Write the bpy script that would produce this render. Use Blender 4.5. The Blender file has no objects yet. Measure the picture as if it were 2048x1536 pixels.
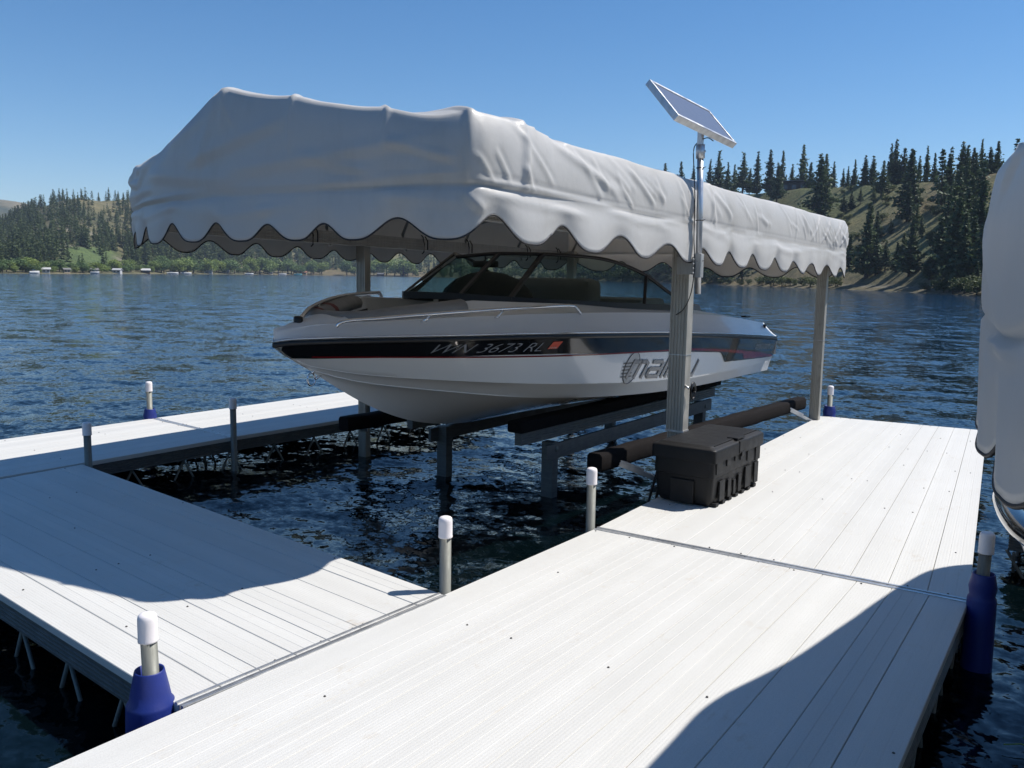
import bpy, bmesh, math, random
import numpy as np
from mathutils import Vector, Matrix, noise
rnd = random.Random(7); nr = np.random.default_rng(11)
scene = bpy.context.scene
C = bpy.data.collections.new('scene'); scene.collection.children.link(C)

# ---------------- camera ----------------
FPX, PITCH, YAW, ROLL, EYE = 1700.0, .1262, .6183, .016, 1.33
cp, sp, cw, sw = math.cos(PITCH), math.sin(PITCH), math.cos(YAW), math.sin(YAW)
_r = Vector((cw, sw, 0)); _f = Vector((-sw*cp, cw*cp, -sp)); _u = _r.cross(_f)
_X = _r*math.cos(ROLL) + _u*math.sin(ROLL); _Y = -_r*math.sin(ROLL) + _u*math.cos(ROLL)
cam = bpy.data.objects.new('camera', bpy.data.cameras.new('camera')); C.objects.link(cam)
cam.matrix_world = Matrix(((_X.x, _Y.x, -_f.x, 0), (_X.y, _Y.y, -_f.y, 0), (_X.z, _Y.z, -_f.z, EYE), (0, 0, 0, 1)))
cam.data.sensor_width = 36; cam.data.lens = 36*FPX/2048
cam.data.clip_start = .05; cam.data.clip_end = 12000
scene.camera = cam
def bearing(u, v):
    """azimuth (radians left of +Y) and tan(elevation) of a line of sight; used only to lay out the far shore"""
    x = (u-1024)/FPX; y = -(v-768)/FPX
    d = _X*x + _Y*y + _f
    return math.atan2(-d.x, d.y), d.z/math.hypot(d.x, d.y)

# ---------------- world, sun, exposure ----------------
SUNV = Vector((.47, .49, 1.0)).normalized()
elev = math.asin(SUNV.z); azim = math.atan2(SUNV.x, SUNV.y)
w = bpy.data.worlds.new('World'); scene.world = w; w.use_nodes = True
nt = w.node_tree; nt.nodes.clear()
sky = nt.nodes.new('ShaderNodeTexSky'); sky.sky_type = 'NISHITA'; sky.sun_disc = False
sky.sun_elevation = elev; sky.sun_rotation = azim; sky.altitude = 600; sky.air_density = 1.0; sky.dust_density = .15; sky.ozone_density = 3.5
bg = nt.nodes.new('ShaderNodeBackground'); bg.inputs[1].default_value = .097
out = nt.nodes.new('ShaderNodeOutputWorld')
hs = nt.nodes.new('ShaderNodeHueSaturation'); hs.inputs['Saturation'].default_value = 1.27; nt.links.new(sky.outputs[0], hs.inputs['Color']); nt.links.new(hs.outputs[0], bg.inputs[0]); nt.links.new(bg.outputs[0], out.inputs[0])
sl = bpy.data.lights.new('sun', 'SUN'); sl.energy = 5.0; sl.angle = math.radians(.53); sl.color = (1, .95, .885)
so = bpy.data.objects.new('sun', sl); C.objects.link(so); so.rotation_euler = SUNV.to_track_quat('Z', 'Y').to_euler(); so.location = (0, 0, 20)
scene.view_settings.view_transform = 'Standard'; scene.view_settings.look = 'None'
scene.view_settings.exposure = .38; scene.view_settings.gamma = 1
scene.cycles.max_bounces = 8; scene.cycles.transparent_max_bounces = 12

# ---------------- helpers ----------------
def tag(o, label=None, cat=None, group=None, kind=None):
    if label: o['label'] = label
    if cat: o['category'] = cat
    if group: o['group'] = group
    if kind: o['kind'] = kind
    return o
def thing(name, label, cat, loc=(0, 0, 0), group=None):
    o = bpy.data.objects.new(name, None); C.objects.link(o); o.location = loc; o.empty_display_size = .2
    WORG[o.name] = Vector(loc)
    return tag(o, label, cat, group)
WORG = {}
class NT:
    def __init__(s, name):
        s.m = bpy.data.materials.new(name); s.m.use_nodes = True; s.t = s.m.node_tree; s.t.nodes.clear()
        s.o = s.n('ShaderNodeOutputMaterial')
    def n(s, typ, **kw):
        n = s.t.nodes.new(typ)
        for k, v in kw.items():
            if hasattr(n, k): setattr(n, k, v)
            else: n.inputs[k.replace('_', ' ')].default_value = v
        return n
    def l(s, a, b): s.t.links.new(a, b)
    def ramp(s, fac, stops, interp='LINEAR'):
        r = s.n('ShaderNodeValToRGB'); r.color_ramp.interpolation = interp
        el = r.color_ramp.elements
        while len(el) < len(stops): el.new(.5)
        for e, (p, c) in zip(el, stops):
            e.position = p; e.color = (*c, 1) if len(c) == 3 else c
        s.l(fac, r.inputs[0]); return r.outputs[0]
    def noise(s, scale, vec=None, detail=4, rough=.55, stretch=None, dist=0):
        n = s.n('ShaderNodeTexNoise'); n.inputs['Scale'].default_value = scale; n.inputs['Detail'].default_value = detail
        n.inputs['Roughness'].default_value = rough; n.inputs['Distortion'].default_value = dist
        if vec is None: vec = s.coord()
        if stretch:
            mp = s.n('ShaderNodeMapping'); mp.inputs['Scale'].default_value = stretch; s.l(vec, mp.inputs[0]); vec = mp.outputs[0]
        s.l(vec, n.inputs['Vector']); return n.outputs['Fac']
    def coord(s, k='Object'):
        return s.n('ShaderNodeTexCoord').outputs[k]
    def mix(s, a, b, fac, blend='MIX'):
        n = s.n('ShaderNodeMix', data_type='RGBA', blend_type=blend)
        for x, i in ((fac, 0), (a, 6), (b, 7)):
            if isinstance(x, (int, float)): n.inputs[i].default_value = x
            elif isinstance(x, tuple): n.inputs[i].default_value = (*x, 1)
            else: s.l(x, n.inputs[i])
        return n.outputs[2]
    def bump(s, h, strength=.3, dist=.01, normal=None):
        b = s.n('ShaderNodeBump'); b.inputs['Strength'].default_value = strength; b.inputs['Distance'].default_value = dist
        s.l(h, b.inputs['Height'])
        if normal is not None: s.l(normal, b.inputs['Normal'])
        return b.outputs[0]
    def pr(s, color, rough=.5, metal=0, normal=None, **kw):
        p = s.n('ShaderNodeBsdfPrincipled')
        for x, k in ((color, 'Base Color'), (rough, 'Roughness'), (metal, 'Metallic')):
            if isinstance(x, tuple): p.inputs[k].default_value = (*x, 1)
            elif isinstance(x, (int, float)): p.inputs[k].default_value = x
            else: s.l(x, p.inputs[k])
        if normal is not None: s.l(normal, p.inputs['Normal'])
        for k, v in kw.items(): p.inputs[k].default_value = v
        return p.outputs[0]
    def done(s, sh): s.l(sh, s.o.inputs[0]); return s.m
def simple(name, col, rough=.5, metal=0, var=.12, scale=12, bump=0, bscale=60, **kw):
    s = NT(name); n = s.noise(scale)
    c = s.mix(tuple(x*(1-var) for x in col), tuple(min(1, x*(1+var)) for x in col), n)
    nm = s.bump(s.noise(bscale), bump, .004) if bump else None
    rg = s.ramp(s.noise(scale*2.3), [(0.3, (max(0, rough-.07),)*3), (.7, (min(1, rough+.07),)*3)])
    return s.done(s.pr(c, rg, metal, nm, **kw))

class MB:
    """collects polygons, links them as one mesh object"""
    def __init__(s): s.v = []; s.f = []; s.m = []; s.sm = []; s.uv = []
    def add(s, vs, fs, mi=0, smooth=False, uvs=None):
        o = len(s.v); s.v += [tuple(v) for v in vs]
        for i, f in enumerate(fs):
            s.f.append([o+k for k in f]); s.m.append(mi); s.sm.append(smooth)
            s.uv.append(uvs[i] if uvs else None)
    def box(s, c, size, mi=0, rot=None, bev=0):
        x, y, z = (q/2 for q in size); R = rot or Matrix.Identity(3); c = Vector(c)
        if bev <= 0:
            P = [(sx*x, sy*y, sz*z) for sz in (-1, 1) for sy in (-1, 1) for sx in (-1, 1)]
            F = [(0, 2, 3, 1), (4, 5, 7, 6), (0, 1, 5, 4), (2, 6, 7, 3), (0, 4, 6, 2), (1, 3, 7, 5)]
            s.add([c+R@Vector(p) for p in P], F, mi); return
        bm = bmesh.new(); bmesh.ops.create_cube(bm, size=1)
        for v in bm.verts: v.co = Vector((v.co.x*2*x, v.co.y*2*y, v.co.z*2*z))
        bmesh.ops.bevel(bm, geom=bm.edges[:], offset=bev, segments=2, profile=.6, affect='EDGES')
        bm.verts.ensure_lookup_table()
        s.add([c+R@v.co for v in bm.verts], [[v.index for v in f.verts] for f in bm.faces], mi); bm.free()
    def sweep(s, path, prof, mi=0, up=(0, 0, 1), closed=False, cap=True, smooth=False, flip=False, scales=None):
        """prof: list of (side, up) offsets, path: list of points"""
        path = [Vector(p) for p in path]; n = len(path); m = len(prof); up = Vector(up); vs = []
        for i, p in enumerate(path):
            a = path[(i-1) % n] if (closed or i > 0) else p; b = path[(i+1) % n] if (closed or i < n-1) else p
            t = (b-a).normalized(); sd = t.cross(up)
            if sd.length < 1e-4: sd = t.cross(Vector((0, 1, .01)))
            sd.normalize(); u2 = sd.cross(t).normalized(); k = scales[i] if scales else 1
            for (x, y) in prof: vs.append(p + sd*x*k + u2*y*k)
        fs = []
        for i in range(n if closed else n-1):
            j = (i+1) % n
            for q in range(m):
                r = (q+1) % m; fs.append((i*m+q, i*m+r, j*m+r, j*m+q))
        if cap and not closed: fs += [tuple(range(m))[::-1], tuple((n-1)*m+q for q in range(m))]
        s.add(vs, fs, mi, smooth)
    def tube(s, path, r, mi=0, seg=10, closed=False, cap=True, scales=None):
        s.sweep(path, [(r*math.cos(2*math.pi*k/seg), r*math.sin(2*math.pi*k/seg)) for k in range(seg)], mi, closed=closed, cap=cap, smooth=True, scales=scales)
    def lathe(s, c, prof, mi=0, seg=24, tilt=None):
        c = Vector(c); vs = []; fs = []; n = len(prof); R = tilt or Matrix.Identity(3)
        for (r, z) in prof:
            for k in range(seg):
                a = 2*math.pi*k/seg; vs.append(c + R@Vector((r*math.cos(a), r*math.sin(a), z)))
        for i in range(n-1):
            for k in range(seg):
                j = (k+1) % seg; fs.append((i*seg+k, i*seg+j, (i+1)*seg+j, (i+1)*seg+k))
        fs += [tuple(range(seg))[::-1], tuple((n-1)*seg+k for k in range(seg))]
        s.add(vs, fs, mi, True)
    def grid(s, P, mi=0, smooth=True, flip=False, closed=False, uv=False, mfun=None):
        """P[i][j] -> points"""
        n, m = len(P), len(P[0]); o = len(s.v)
        for r in P: s.v += [tuple(p) for p in r]
        for i in range(n-1):
            for j in range(m if closed else m-1):
                k = (j+1) % m
                f = [o+i*m+j, o+i*m+k, o+(i+1)*m+k, o+(i+1)*m+j]
                if flip: f = f[::-1]
                s.f.append(f); s.m.append(mfun(i, j) if mfun else mi); s.sm.append(smooth)
                s.uv.append([(j, i), (j+1, i), (j+1, i+1), (j, i+1)] if uv else None)
    def build(s, name, mats, parent=None, origin=None, auto=None):
        me = bpy.data.meshes.new(name); org = Vector(origin) if origin else Vector((0, 0, 0))
        if parent is not None and origin is None: org = Vector(parent['_w']) if '_w' in parent else parent.location
        me.from_pydata([Vector(v)-org for v in s.v], [], s.f)
        for m in (mats if isinstance(mats, (list, tuple)) else [mats]): me.materials.append(m)
        me.polygons.foreach_set('material_index', s.m); me.polygons.foreach_set('use_smooth', s.sm)
        if any(u is not None for u in s.uv):
            L = me.uv_layers.new(name='uv'); flat = []
            for f, u in zip(s.f, s.uv):
                for k in range(len(f)): flat += list(u[k]) if u else [0, 0]
            L.data.foreach_set('uv', flat)
        me.update()
        o = bpy.data.objects.new(name, me); C.objects.link(o)
        if parent is None: o.location = org
        else: o.parent = parent; o.location = (0, 0, 0) if parent.type == 'EMPTY' else (0, 0, 0)
        return o
def part(mb, name, mats, parent):
    """mesh in world coordinates -> child of parent (whose world origin is kept in WORG)"""
    o = mb.build(name, mats, parent, origin=tuple(WORG.get(parent.name, parent.location)))
    WORG[o.name] = Vector(WORG.get(parent.name, parent.location)); return o
def autosmooth(o, ang=35):
    me = o.data; bm = bmesh.new(); bm.from_mesh(me)
    for f in bm.faces: f.smooth = True
    for e in bm.edges:
        if len(e.link_faces) == 2 and e.calc_face_angle(0) > math.radians(ang): e.smooth = False
    bm.to_mesh(me); bm.free(); return o
def mesh_np(name, V, F, mats, smooth=True, mi=None):
    me = bpy.data.meshes.new(name); k = F.shape[1]
    me.vertices.add(len(V)); me.vertices.foreach_set('co', np.ascontiguousarray(V, np.float32).ravel())
    me.loops.add(F.size); me.loops.foreach_set('vertex_index', np.ascontiguousarray(F, np.int32).ravel())
    me.polygons.add(len(F)); me.polygons.foreach_set('loop_start', np.arange(0, F.size, k, dtype=np.int32))
    me.polygons.foreach_set('loop_total', np.full(len(F), k, np.int32))
    for m in mats: me.materials.append(m)
    if mi is not None: me.polygons.foreach_set('material_index', mi.astype(np.int32))
    me.polygons.foreach_set('use_smooth', np.full(len(F), smooth)); me.update(calc_edges=True); return me
def gridF(n, m):
    i, j = np.meshgrid(np.arange(n-1), np.arange(m-1), indexing='ij'); a = (i*m+j).ravel()
    return np.stack([a, a+1, a+m+1, a+m], 1)
def fbm(x, y, seed=0, octv=4):
    g = np.random.default_rng(seed); r = np.zeros_like(x); a = 1.0; f = 1.0
    for o in range(octv):
        for _ in range(5):
            th = g.uniform(0, 2*np.pi); ph = g.uniform(0, 2*np.pi); k = f*g.uniform(.7, 1.4)
            r += a*np.sin(k*(x*np.cos(th)+y*np.sin(th))+ph + .7*np.sin(k*.6*(y*np.cos(th)-x*np.sin(th))+ph*2))/5
        a *= .55; f *= 2.1
    return r

# ---------------- materials ----------------
def mat_deck():
    s = NT('deck_aluminium'); uv = s.coord('UV')
    base = s.mix((.545, .54, .515), (.61, .605, .585), s.noise(2.2, detail=6))
    base = s.mix(base, s.ramp(s.noise(1.0, uv, detail=1, stretch=(6.5, .01, 1)), [(.3, (.94, .94, .93)), (.7, (1.04, 1.04, 1.03))]), 1.0, 'MULTIPLY')
    speck = s.ramp(s.noise(260, detail=3), [(.35, (.88,)*3), (.6, (1.0,)*3)])
    base = s.mix(base, speck, 1.0, 'MULTIPLY')
    fine = s.ramp(s.noise(40, uv, detail=3, stretch=(8, .12, 1)), [(.35, (.965, .965, .96)), (.65, (1, 1, 1))])
    base = s.mix(base, fine, 1.0, 'MULTIPLY')
    st = s.ramp(s.noise(3.3, detail=8, rough=.7, dist=.5), [(.555, (0,)*3), (.70, (1,)*3)])
    st2 = s.ramp(s.noise(34, detail=5, stretch=(1, .5, 1)), [(.48, (0,)*3), (.66, (.55,)*3)])
    stm = s.mix(st, st2, 1.0, 'MULTIPLY')
    base = s.mix(base, (.40, .33, .24), stm)
    # extruded ribs along the boards
    sx = s.n('ShaderNodeSeparateXYZ'); s.l(uv, sx.inputs[0])
    mu = s.n('ShaderNodeMath', operation='MULTIPLY'); s.l(sx.outputs[0], mu.inputs[0]); mu.inputs[1].default_value = 2*math.pi/.0125
    sn = s.n('ShaderNodeMath', operation='SINE'); s.l(mu.outputs[0], sn.inputs[0])
    b1 = s.bump(sn.outputs[0], .25, .0006)
    b2 = s.bump(s.noise(300, detail=2), .25, .001, b1)
    return s.done(s.pr(base, .62, 0, b2))
M_deck = mat_deck()
M_gap = simple('deck_gap', (.22, .215, .20), .8)
M_screw = simple('screw_head', (.10, .09, .08), .5, .6)
def mat_alu(name, col=(.56, .56, .55), rough=.38, metal=.85, streak=(30, 30, 2)):
    s = NT(name)
    c = s.mix(tuple(x*.72 for x in col), col, s.ramp(s.noise(3, detail=6, stretch=streak), [(.3, (0,)*3), (.7, (1,)*3)]))
    c = s.mix(c, tuple(x*.55 for x in col), s.ramp(s.noise(9, detail=6), [(.58, (0,)*3), (.75, (.6,)*3)]))
    r = s.ramp(s.noise(14, detail=5), [(.3, (rough-.1,)*3), (.7, (rough+.14,)*3)])
    return s.done(s.pr(c, r, metal, s.bump(s.noise(120), .08, .0005)))
M_alu = mat_alu('aluminium_extrusion', (.46, .46, .44), .46, .55)
M_leg = mat_alu('aluminium_leg', (.46, .44, .39), .42, .5, (5, 5, .5))
M_galv = mat_alu('galvanised_pipe', (.22, .225, .20), .6, .4, (50, 50, 5))
M_dark_alu = mat_alu('weathered_frame', (.15, .155, .15), .55, .4, (4, 4, 30))
M_bright = mat_alu('bright_aluminium', (.62, .63, .64), .36, .8, (8, 8, 1))
M_cap = simple('white_plastic_cap', (.74, .70, .70), .45, var=.05, bump=.05)
M_blue = simple('blue_rubber', (.008, .022, .17), .5, var=.2, scale=9, bump=.25, bscale=40)
M_black = simple('black_metal', (.012, .012, .013), .35, .2)
M_blackpl = simple('black_plastic', (.0065, .0065, .007), .55, var=.25, scale=7, bump=.25, bscale=180, **{'Specular IOR Level': .3})
M_carpet = simple('black_carpet', (.010, .0085, .0085), .95, var=.4, scale=30, bump=.6, bscale=260, **{'Specular IOR Level': .12})
M_trim = simple('black_binding', (.012, .011, .012), .6, bump=.3, bscale=300)
M_steel = simple('stainless_steel', (.66, .67, .69), .16, 1.0, var=.06)
def mat_gel(name, col, rough=.12, coat=.6):
    s = NT(name)
    c = s.mix(col, tuple(x*.9 for x in col), s.noise(1.6, detail=5))
    r = s.ramp(s.noise(5, detail=6), [(.35, (rough,)*3), (.75, (rough+.10,)*3)])
    return s.done(s.pr(c, r, 0, s.bump(s.noise(6, detail=2), .03, .01), **{'Coat Weight': coat, 'Coat Roughness': .04}))
M_hull = mat_gel('white_gelcoat', (.82, .81, .77))
M_deckgel = mat_gel('silver_gelcoat', (.70, .70, .70), .3, .25)
M_stripe = mat_gel('black_gelcoat', (.008, .009, .011), .08)
M_red = mat_gel('red_stripe', (.20, .008, .010), .12)
M_greyline = simple('grey_pinstripe', (.30, .30, .29), .3)
M_textgrey = simple('grey_lettering', (.22, .23, .245), .4)
M_logo = mat_gel('grey_logo_film', (.24, .24, .235), .25, .2)
M_logodk = simple('dark_logo_outline', (.085, .085, .085), .35)
M_logolt = simple('pale_logo_oval', (.44, .44, .42), .3)
M_sticker = simple('orange_sticker', (.62, .07, .03), .45, var=.2, scale=60)
M_stkw = simple('pale_print', (.6, .5, .42), .5)
M_vinyl = simple('seat_vinyl', (.22, .22, .22), .5, bump=.1, bscale=300)
M_maroon = simple('maroon_vinyl', (.13, .015, .018), .5)
M_darkint = simple('dark_interior', (.03, .03, .032), .7)
def mat_glass():
    s = NT('tinted_glass'); t = s.n('ShaderNodeBsdfTransparent'); t.inputs[0].default_value = (.46, .56, .54, 1)
    g = s.n('ShaderNodeBsdfGlossy'); g.inputs['Roughness'].default_value = .03; g.inputs[0].default_value = (.9, .95, .95, 1)
    f = s.n('ShaderNodeLayerWeight'); f.inputs[0].default_value = .5; pw = s.n('ShaderNodeMath', operation='POWER'); s.l(f.outputs['Facing'], pw.inputs[0]); pw.inputs[1].default_value = 4.5
    hf = s.n('ShaderNodeMath', operation='MULTIPLY'); s.l(pw.outputs[0], hf.inputs[0]); hf.inputs[1].default_value = .75; m = s.n('ShaderNodeMixShader'); s.l(hf.outputs[0], m.inputs[0]); s.l(t.outputs[0], m.inputs[1]); s.l(g.outputs[0], m.inputs[2])
    return s.done(m.outputs[0])
M_glass = mat_glass()
def mat_cloth():
    s = NT('canopy_vinyl')
    c = s.mix((.55, .545, .525), (.62, .615, .595), s.noise(1.3, detail=6))
    dirt = s.ramp(s.noise(2.1, detail=8, rough=.7, stretch=(1, 1, .35)), [(.52, (1,)*3), (.78, (.80, .79, .76))])
    c = s.mix(c, dirt, 1.0, 'MULTIPLY')
    wv = s.noise(700, detail=1)
    n = s.bump(wv, .18, .0012, s.bump(s.noise(9, detail=6, rough=.6), .22, .012))
    r = s.ramp(s.noise(4, detail=5), [(.3, (.36,)*3), (.7, (.5,)*3)])
    p = s.pr(c, r, 0, n, **{'Sheen Weight': .15, 'Specular IOR Level': .6})
    t = s.n('ShaderNodeBsdfTranslucent'); t.inputs[0].default_value = (.80, .74, .66, 1)
    m = s.n('ShaderNodeMixShader'); m.inputs[0].default_value = .25; s.l(p, m.inputs[1]); s.l(t.outputs[0], m.inputs[2])
    return s.done(m.outputs[0])
M_cloth = mat_cloth()
def mat_water():
    s = NT('lake_water'); co = s.coord()
    def n(sc, st, d=3): return s.noise(sc, co, detail=d, rough=.6, stretch=st, dist=.3)
    def nv(sc, k, st, d=3):
        t = s.n('ShaderNodeTexNoise'); t.inputs['Scale'].default_value = sc; t.inputs['Detail'].default_value = d; t.inputs['Roughness'].default_value = .6; t.inputs['Distortion'].default_value = .4
        mp = s.n('ShaderNodeMapping'); mp.inputs['Scale'].default_value = st; s.l(co, mp.inputs[0]); s.l(mp.outputs[0], t.inputs['Vector'])
        a = s.n('ShaderNodeVectorMath', operation='SUBTRACT'); s.l(t.outputs['Color'], a.inputs[0]); a.inputs[1].default_value = (.5, .5, .5)
        m_ = s.n('ShaderNodeVectorMath', operation='MULTIPLY'); s.l(a.outputs[0], m_.inputs[0]); m_.inputs[1].default_value = (k, k, 0); return m_.outputs[0]
    def vadd(a, b_): q = s.n('ShaderNodeVectorMath', operation='ADD'); s.l(a, q.inputs[0]); s.l(b_, q.inputs[1]); return q.outputs[0]
    geo = s.n('ShaderNodeNewGeometry')
    tot = vadd(vadd(nv(1.0, .42, (1, 1.3, 1)), nv(4.2, .26, (1, 1.35, 1), 4)), vadd(nv(11.0, .46, (1, 1.2, 1), 3), nv(30.0, .18, (1, 1.2, 1), 2)))
    nn = s.n('ShaderNodeVectorMath', operation='NORMALIZE'); s.l(vadd(geo.outputs['Normal'], tot), nn.inputs[0]); b = nn.outputs[0]
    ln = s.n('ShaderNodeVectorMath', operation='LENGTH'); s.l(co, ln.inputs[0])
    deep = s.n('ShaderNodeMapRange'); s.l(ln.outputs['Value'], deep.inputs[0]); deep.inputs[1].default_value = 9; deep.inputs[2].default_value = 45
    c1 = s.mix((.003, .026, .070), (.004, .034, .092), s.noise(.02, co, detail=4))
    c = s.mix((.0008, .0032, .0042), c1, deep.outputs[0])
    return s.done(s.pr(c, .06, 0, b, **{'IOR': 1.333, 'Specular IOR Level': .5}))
M_water = mat_water()
def mat_leaf(name, a, b, sc=1.0):
    s = NT(name); oi = s.n('ShaderNodeObjectInfo')
    c = s.mix(a, b, s.noise(sc, detail=3)); 
    v = s.ramp(oi.outputs['Random'], [(0, (.60, .72, .66)), (.5, (1, 1, 1)), (1, (1.5, 1.32, .95))])
    c = s.mix(c, v, 1.0, 'MULTIPLY')
    p = s.pr(c, .7); t = s.n('ShaderNodeBsdfTranslucent'); s.l(c, t.inputs[0])
    m = s.n('ShaderNodeMixShader'); m.inputs[0].default_value = .25; s.l(p, m.inputs[1]); s.l(t.outputs[0], m.inputs[2])
    return s.done(m.outputs[0])
M_pine = mat_leaf('pine_needles', (.036, .066, .034), (.086, .125, .055), 6)
M_brown = mat_leaf('dead_needles', (.07, .035, .022), (.11, .06, .04), 6)
M_leaf = mat_leaf('willow_leaves', (.085, .145, .040), (.19, .26, .085), 5)
M_bush = mat_leaf('bush_leaves', (.032, .06, .018), (.10, .12, .04), 6)
M_bark = simple('bark', (.075, .048, .033), .9, bump=.5, bscale=30)
def mat_ground():
    s = NT('hill_ground'); a = s.n('ShaderNodeVertexColor'); a.layer_name = 'tint'
    v = s.ramp(s.noise(.16, detail=8, rough=.72), [(.3, (.55, .62, .48)), (.5, (.88, .90, .82)), (.7, (1.25, 1.15, 1.0))])
    c = s.mix(a.outputs[0], v, 1.0, 'MULTIPLY')
    v2 = s.ramp(s.noise(1.1, detail=6, rough=.7), [(.40, (.38, .47, .30)), (.56, (1.1, 1.08, 1.05))])
    c = s.mix(c, v2, .8, 'MULTIPLY')
    return s.done(s.pr(c, .95, 0, s.bump(s.noise(.6, detail=8, rough=.7), .8, .8)))
M_ground = mat_ground()

# ================= SETTING: terrain, water =================
WZ = -.27
UC = np.array([-2600, -1500, -900, -400, 0, 60, 100, 130, 160, 200, 265, 350, 450, 550, 650, 720, 800, 900, 1000, 1100, 1200, 1300, 1400, 1500, 1600, 1700, 1800, 1880, 1957, 2050, 2200, 2600, 3200, 4200])
RS = np.array([180, 190, 220, 260, 300, 310, 320, 330, 340, 355, 400, 460, 520, 600, 640, 640, 620, 600, 560, 480, 400, 320, 262, 230, 204, 183, 160, 142, 125, 112, 100, 90, 80, 70])
DR = np.array([250, 260, 280, 300, 330, 330, 330, 330, 330, 330, 330, 330, 300, 300, 280, 280, 260, 240, 220, 190, 150, 120, 110, 105, 100, 98, 96, 94, 92, 88, 84, 80, 80, 80])
VK = np.array([470, 460, 470, 470, 462, 430, 410, 400, 396, 403, 400, 404, 415, 440, 470, 470, 492, 505, 500, 470, 430, 385, 388, 388, 374, 371, 367, 365, 352, 340, 332, 330, 330, 330])
_az = []; _tk = []
for u, v in zip(UC, VK):
    uu = min(max(u, -2600), 4200); a, t = bearing(uu, v); _az.append(a); _tk.append(t)
_az = np.array(_az)[::-1]; _tk = np.array(_tk)[::-1]; _rs = RS[::-1].astype(float); _dr = DR[::-1].astype(float)
# low hills close the lake all the way round
_az = np.concatenate([[-3.1416, -2.2, -1.3], _az, [2.5, 3.1416]]); _tk = np.concatenate([[.05, .08, .12], _tk, [.07, .05]]); _rs = np.concatenate([[420, 320, 160], _rs, [320, 420]]); _dr = np.concatenate([[300, 220, 140], _dr, [280, 300]])
def prof(az):
    rs = np.interp(az, _az, _rs); dr = np.interp(az, _az, _dr); tk = np.interp(az, _az, _tk)
    return rs, dr, EYE + (rs+dr)*tk
def hill(az, r):
    """terrain height at azimuth az, distance r"""
    az = np.asarray(az, float); r = np.asarray(r, float)
    rs, dr, zk = prof(az); t = (r-rs)/dr
    sh = np.where(t < .10, t*.35, .035 + .965*(np.clip((t-.10)/.9, 0, 1))**1.08)
    z = WZ + (zk-WZ)*np.clip(sh, -1, 1)
    z = np.where(t < 0, WZ + t*dr*.25, z)
    z = np.where(t > 1, zk - (t-1)*dr*.03, z)
    x = -r*np.sin(az); y = r*np.cos(az)
    amp = np.clip(t*6-.5, 0, 1)*np.clip(2.2-t, .3, 1)
    left = np.clip((az-.9)/.15, 0, 1)
    return z + amp*((1.0+1.8*left)*fbm(x/38, y/38, 3, 4)*(1-.6*np.exp(-((t-1)/.15)**2)) + .35*fbm(x/6, y/6, 5, 2))
A0, A1 = float(_az[0]), float(_az[-1])
# columns denser where the shore is in view
azs = np.concatenate([np.linspace(A0, .0, 150, endpoint=False), np.linspace(0, 1.25, 760, endpoint=False), np.linspace(1.25, A1, 80)])
ts = np.concatenate([[-.2, -.05], np.linspace(0, .12, 7), np.linspace(.14, 1.06, 74), [1.15, 1.4, 1.8, 2.6]])
AZ, TT = np.meshgrid(azs, ts, indexing='ij'); rsg, drg, zkg = prof(AZ); RR = rsg + TT*drg
ZZ = hill(AZ, RR); XX = -RR*np.sin(AZ); YY = RR*np.cos(AZ)
V = np.stack([XX, YY, ZZ], -1).reshape(-1, 3)
M = mesh_np('hillside', V, gridF(*AZ.shape)[:, ::-1], [M_ground])
col = np.zeros((V.shape[0], 4), np.float32); col[:, 3] = 1
left = np.clip((AZ-.85)/.1, 0, 1)[..., None]
dry = np.array([.165, .140, .062]); olive = np.array([.095, .110, .036]); grey = np.array([.19, .155, .115]); dark = np.array([.05, .06, .028]); soil = np.array([.135, .092, .060]); meadow = np.array([.080, .118, .036]); road = np.array([.15, .135, .115]); rock = np.array([.23, .20, .17])
n1 = np.clip(fbm(XX/22, YY/22, 21, 5)*.8+.5, 0, 1)[..., None]; n2 = np.clip(fbm(XX/9, YY/9, 33, 4)*1.1+.2, 0, 1)[..., None]
right_c = olive*(n1)+dry*(1-n1); right_c = right_c*(1-.35*n2)+soil*.35*n2
lowm = np.clip((.35-TT)/.25, 0, 1)[..., None]; right_c = right_c*(1-.6*lowm)+soil*.6*lowm
left_c = dry*.75*(1-n1*.7)+dark*n1*.7+grey*.25*(1-n1); rk = np.clip(fbm(XX/14, YY/20, 44, 4)*2-1.0, 0, 1)[..., None]; left_c = left_c*(1-rk)+rock*rk
cc = right_c*(1-left)+left_c*left
def az_of(u): return bearing(u, 530)[0]
mw = (np.clip((AZ-az_of(245))/.012, 0, 1)*np.clip((az_of(112)-AZ)/.012, 0, 1)*np.clip((TT-.06)/.03, 0, 1)*np.clip((.30+.05*np.sin(AZ*60)-TT)/.04, 0, 1))[..., None]
cc = cc*(1-mw)+meadow*(.9+.3*n2)*mw
rd = (np.clip((az_of(1560)-AZ)/.01, 0, 1)*np.exp(-((TT-.075)/.022)**2))[..., None]; cc = cc*(1-rd)+road*rd
bch = np.clip((.02-TT)/.02, 0, 1)[..., None]*np.array(1.0); cc = cc*(1-.6*bch)+np.array([.19, .16, .12])*.6*bch
col[:, :3] = cc.reshape(-1, 3)
M.color_attributes.new('tint', 'FLOAT_COLOR', 'POINT').data.foreach_set('color', col.ravel())
o = bpy.data.objects.new('hillside', M); C.objects.link(o); tag(o, kind='structure')
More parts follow.
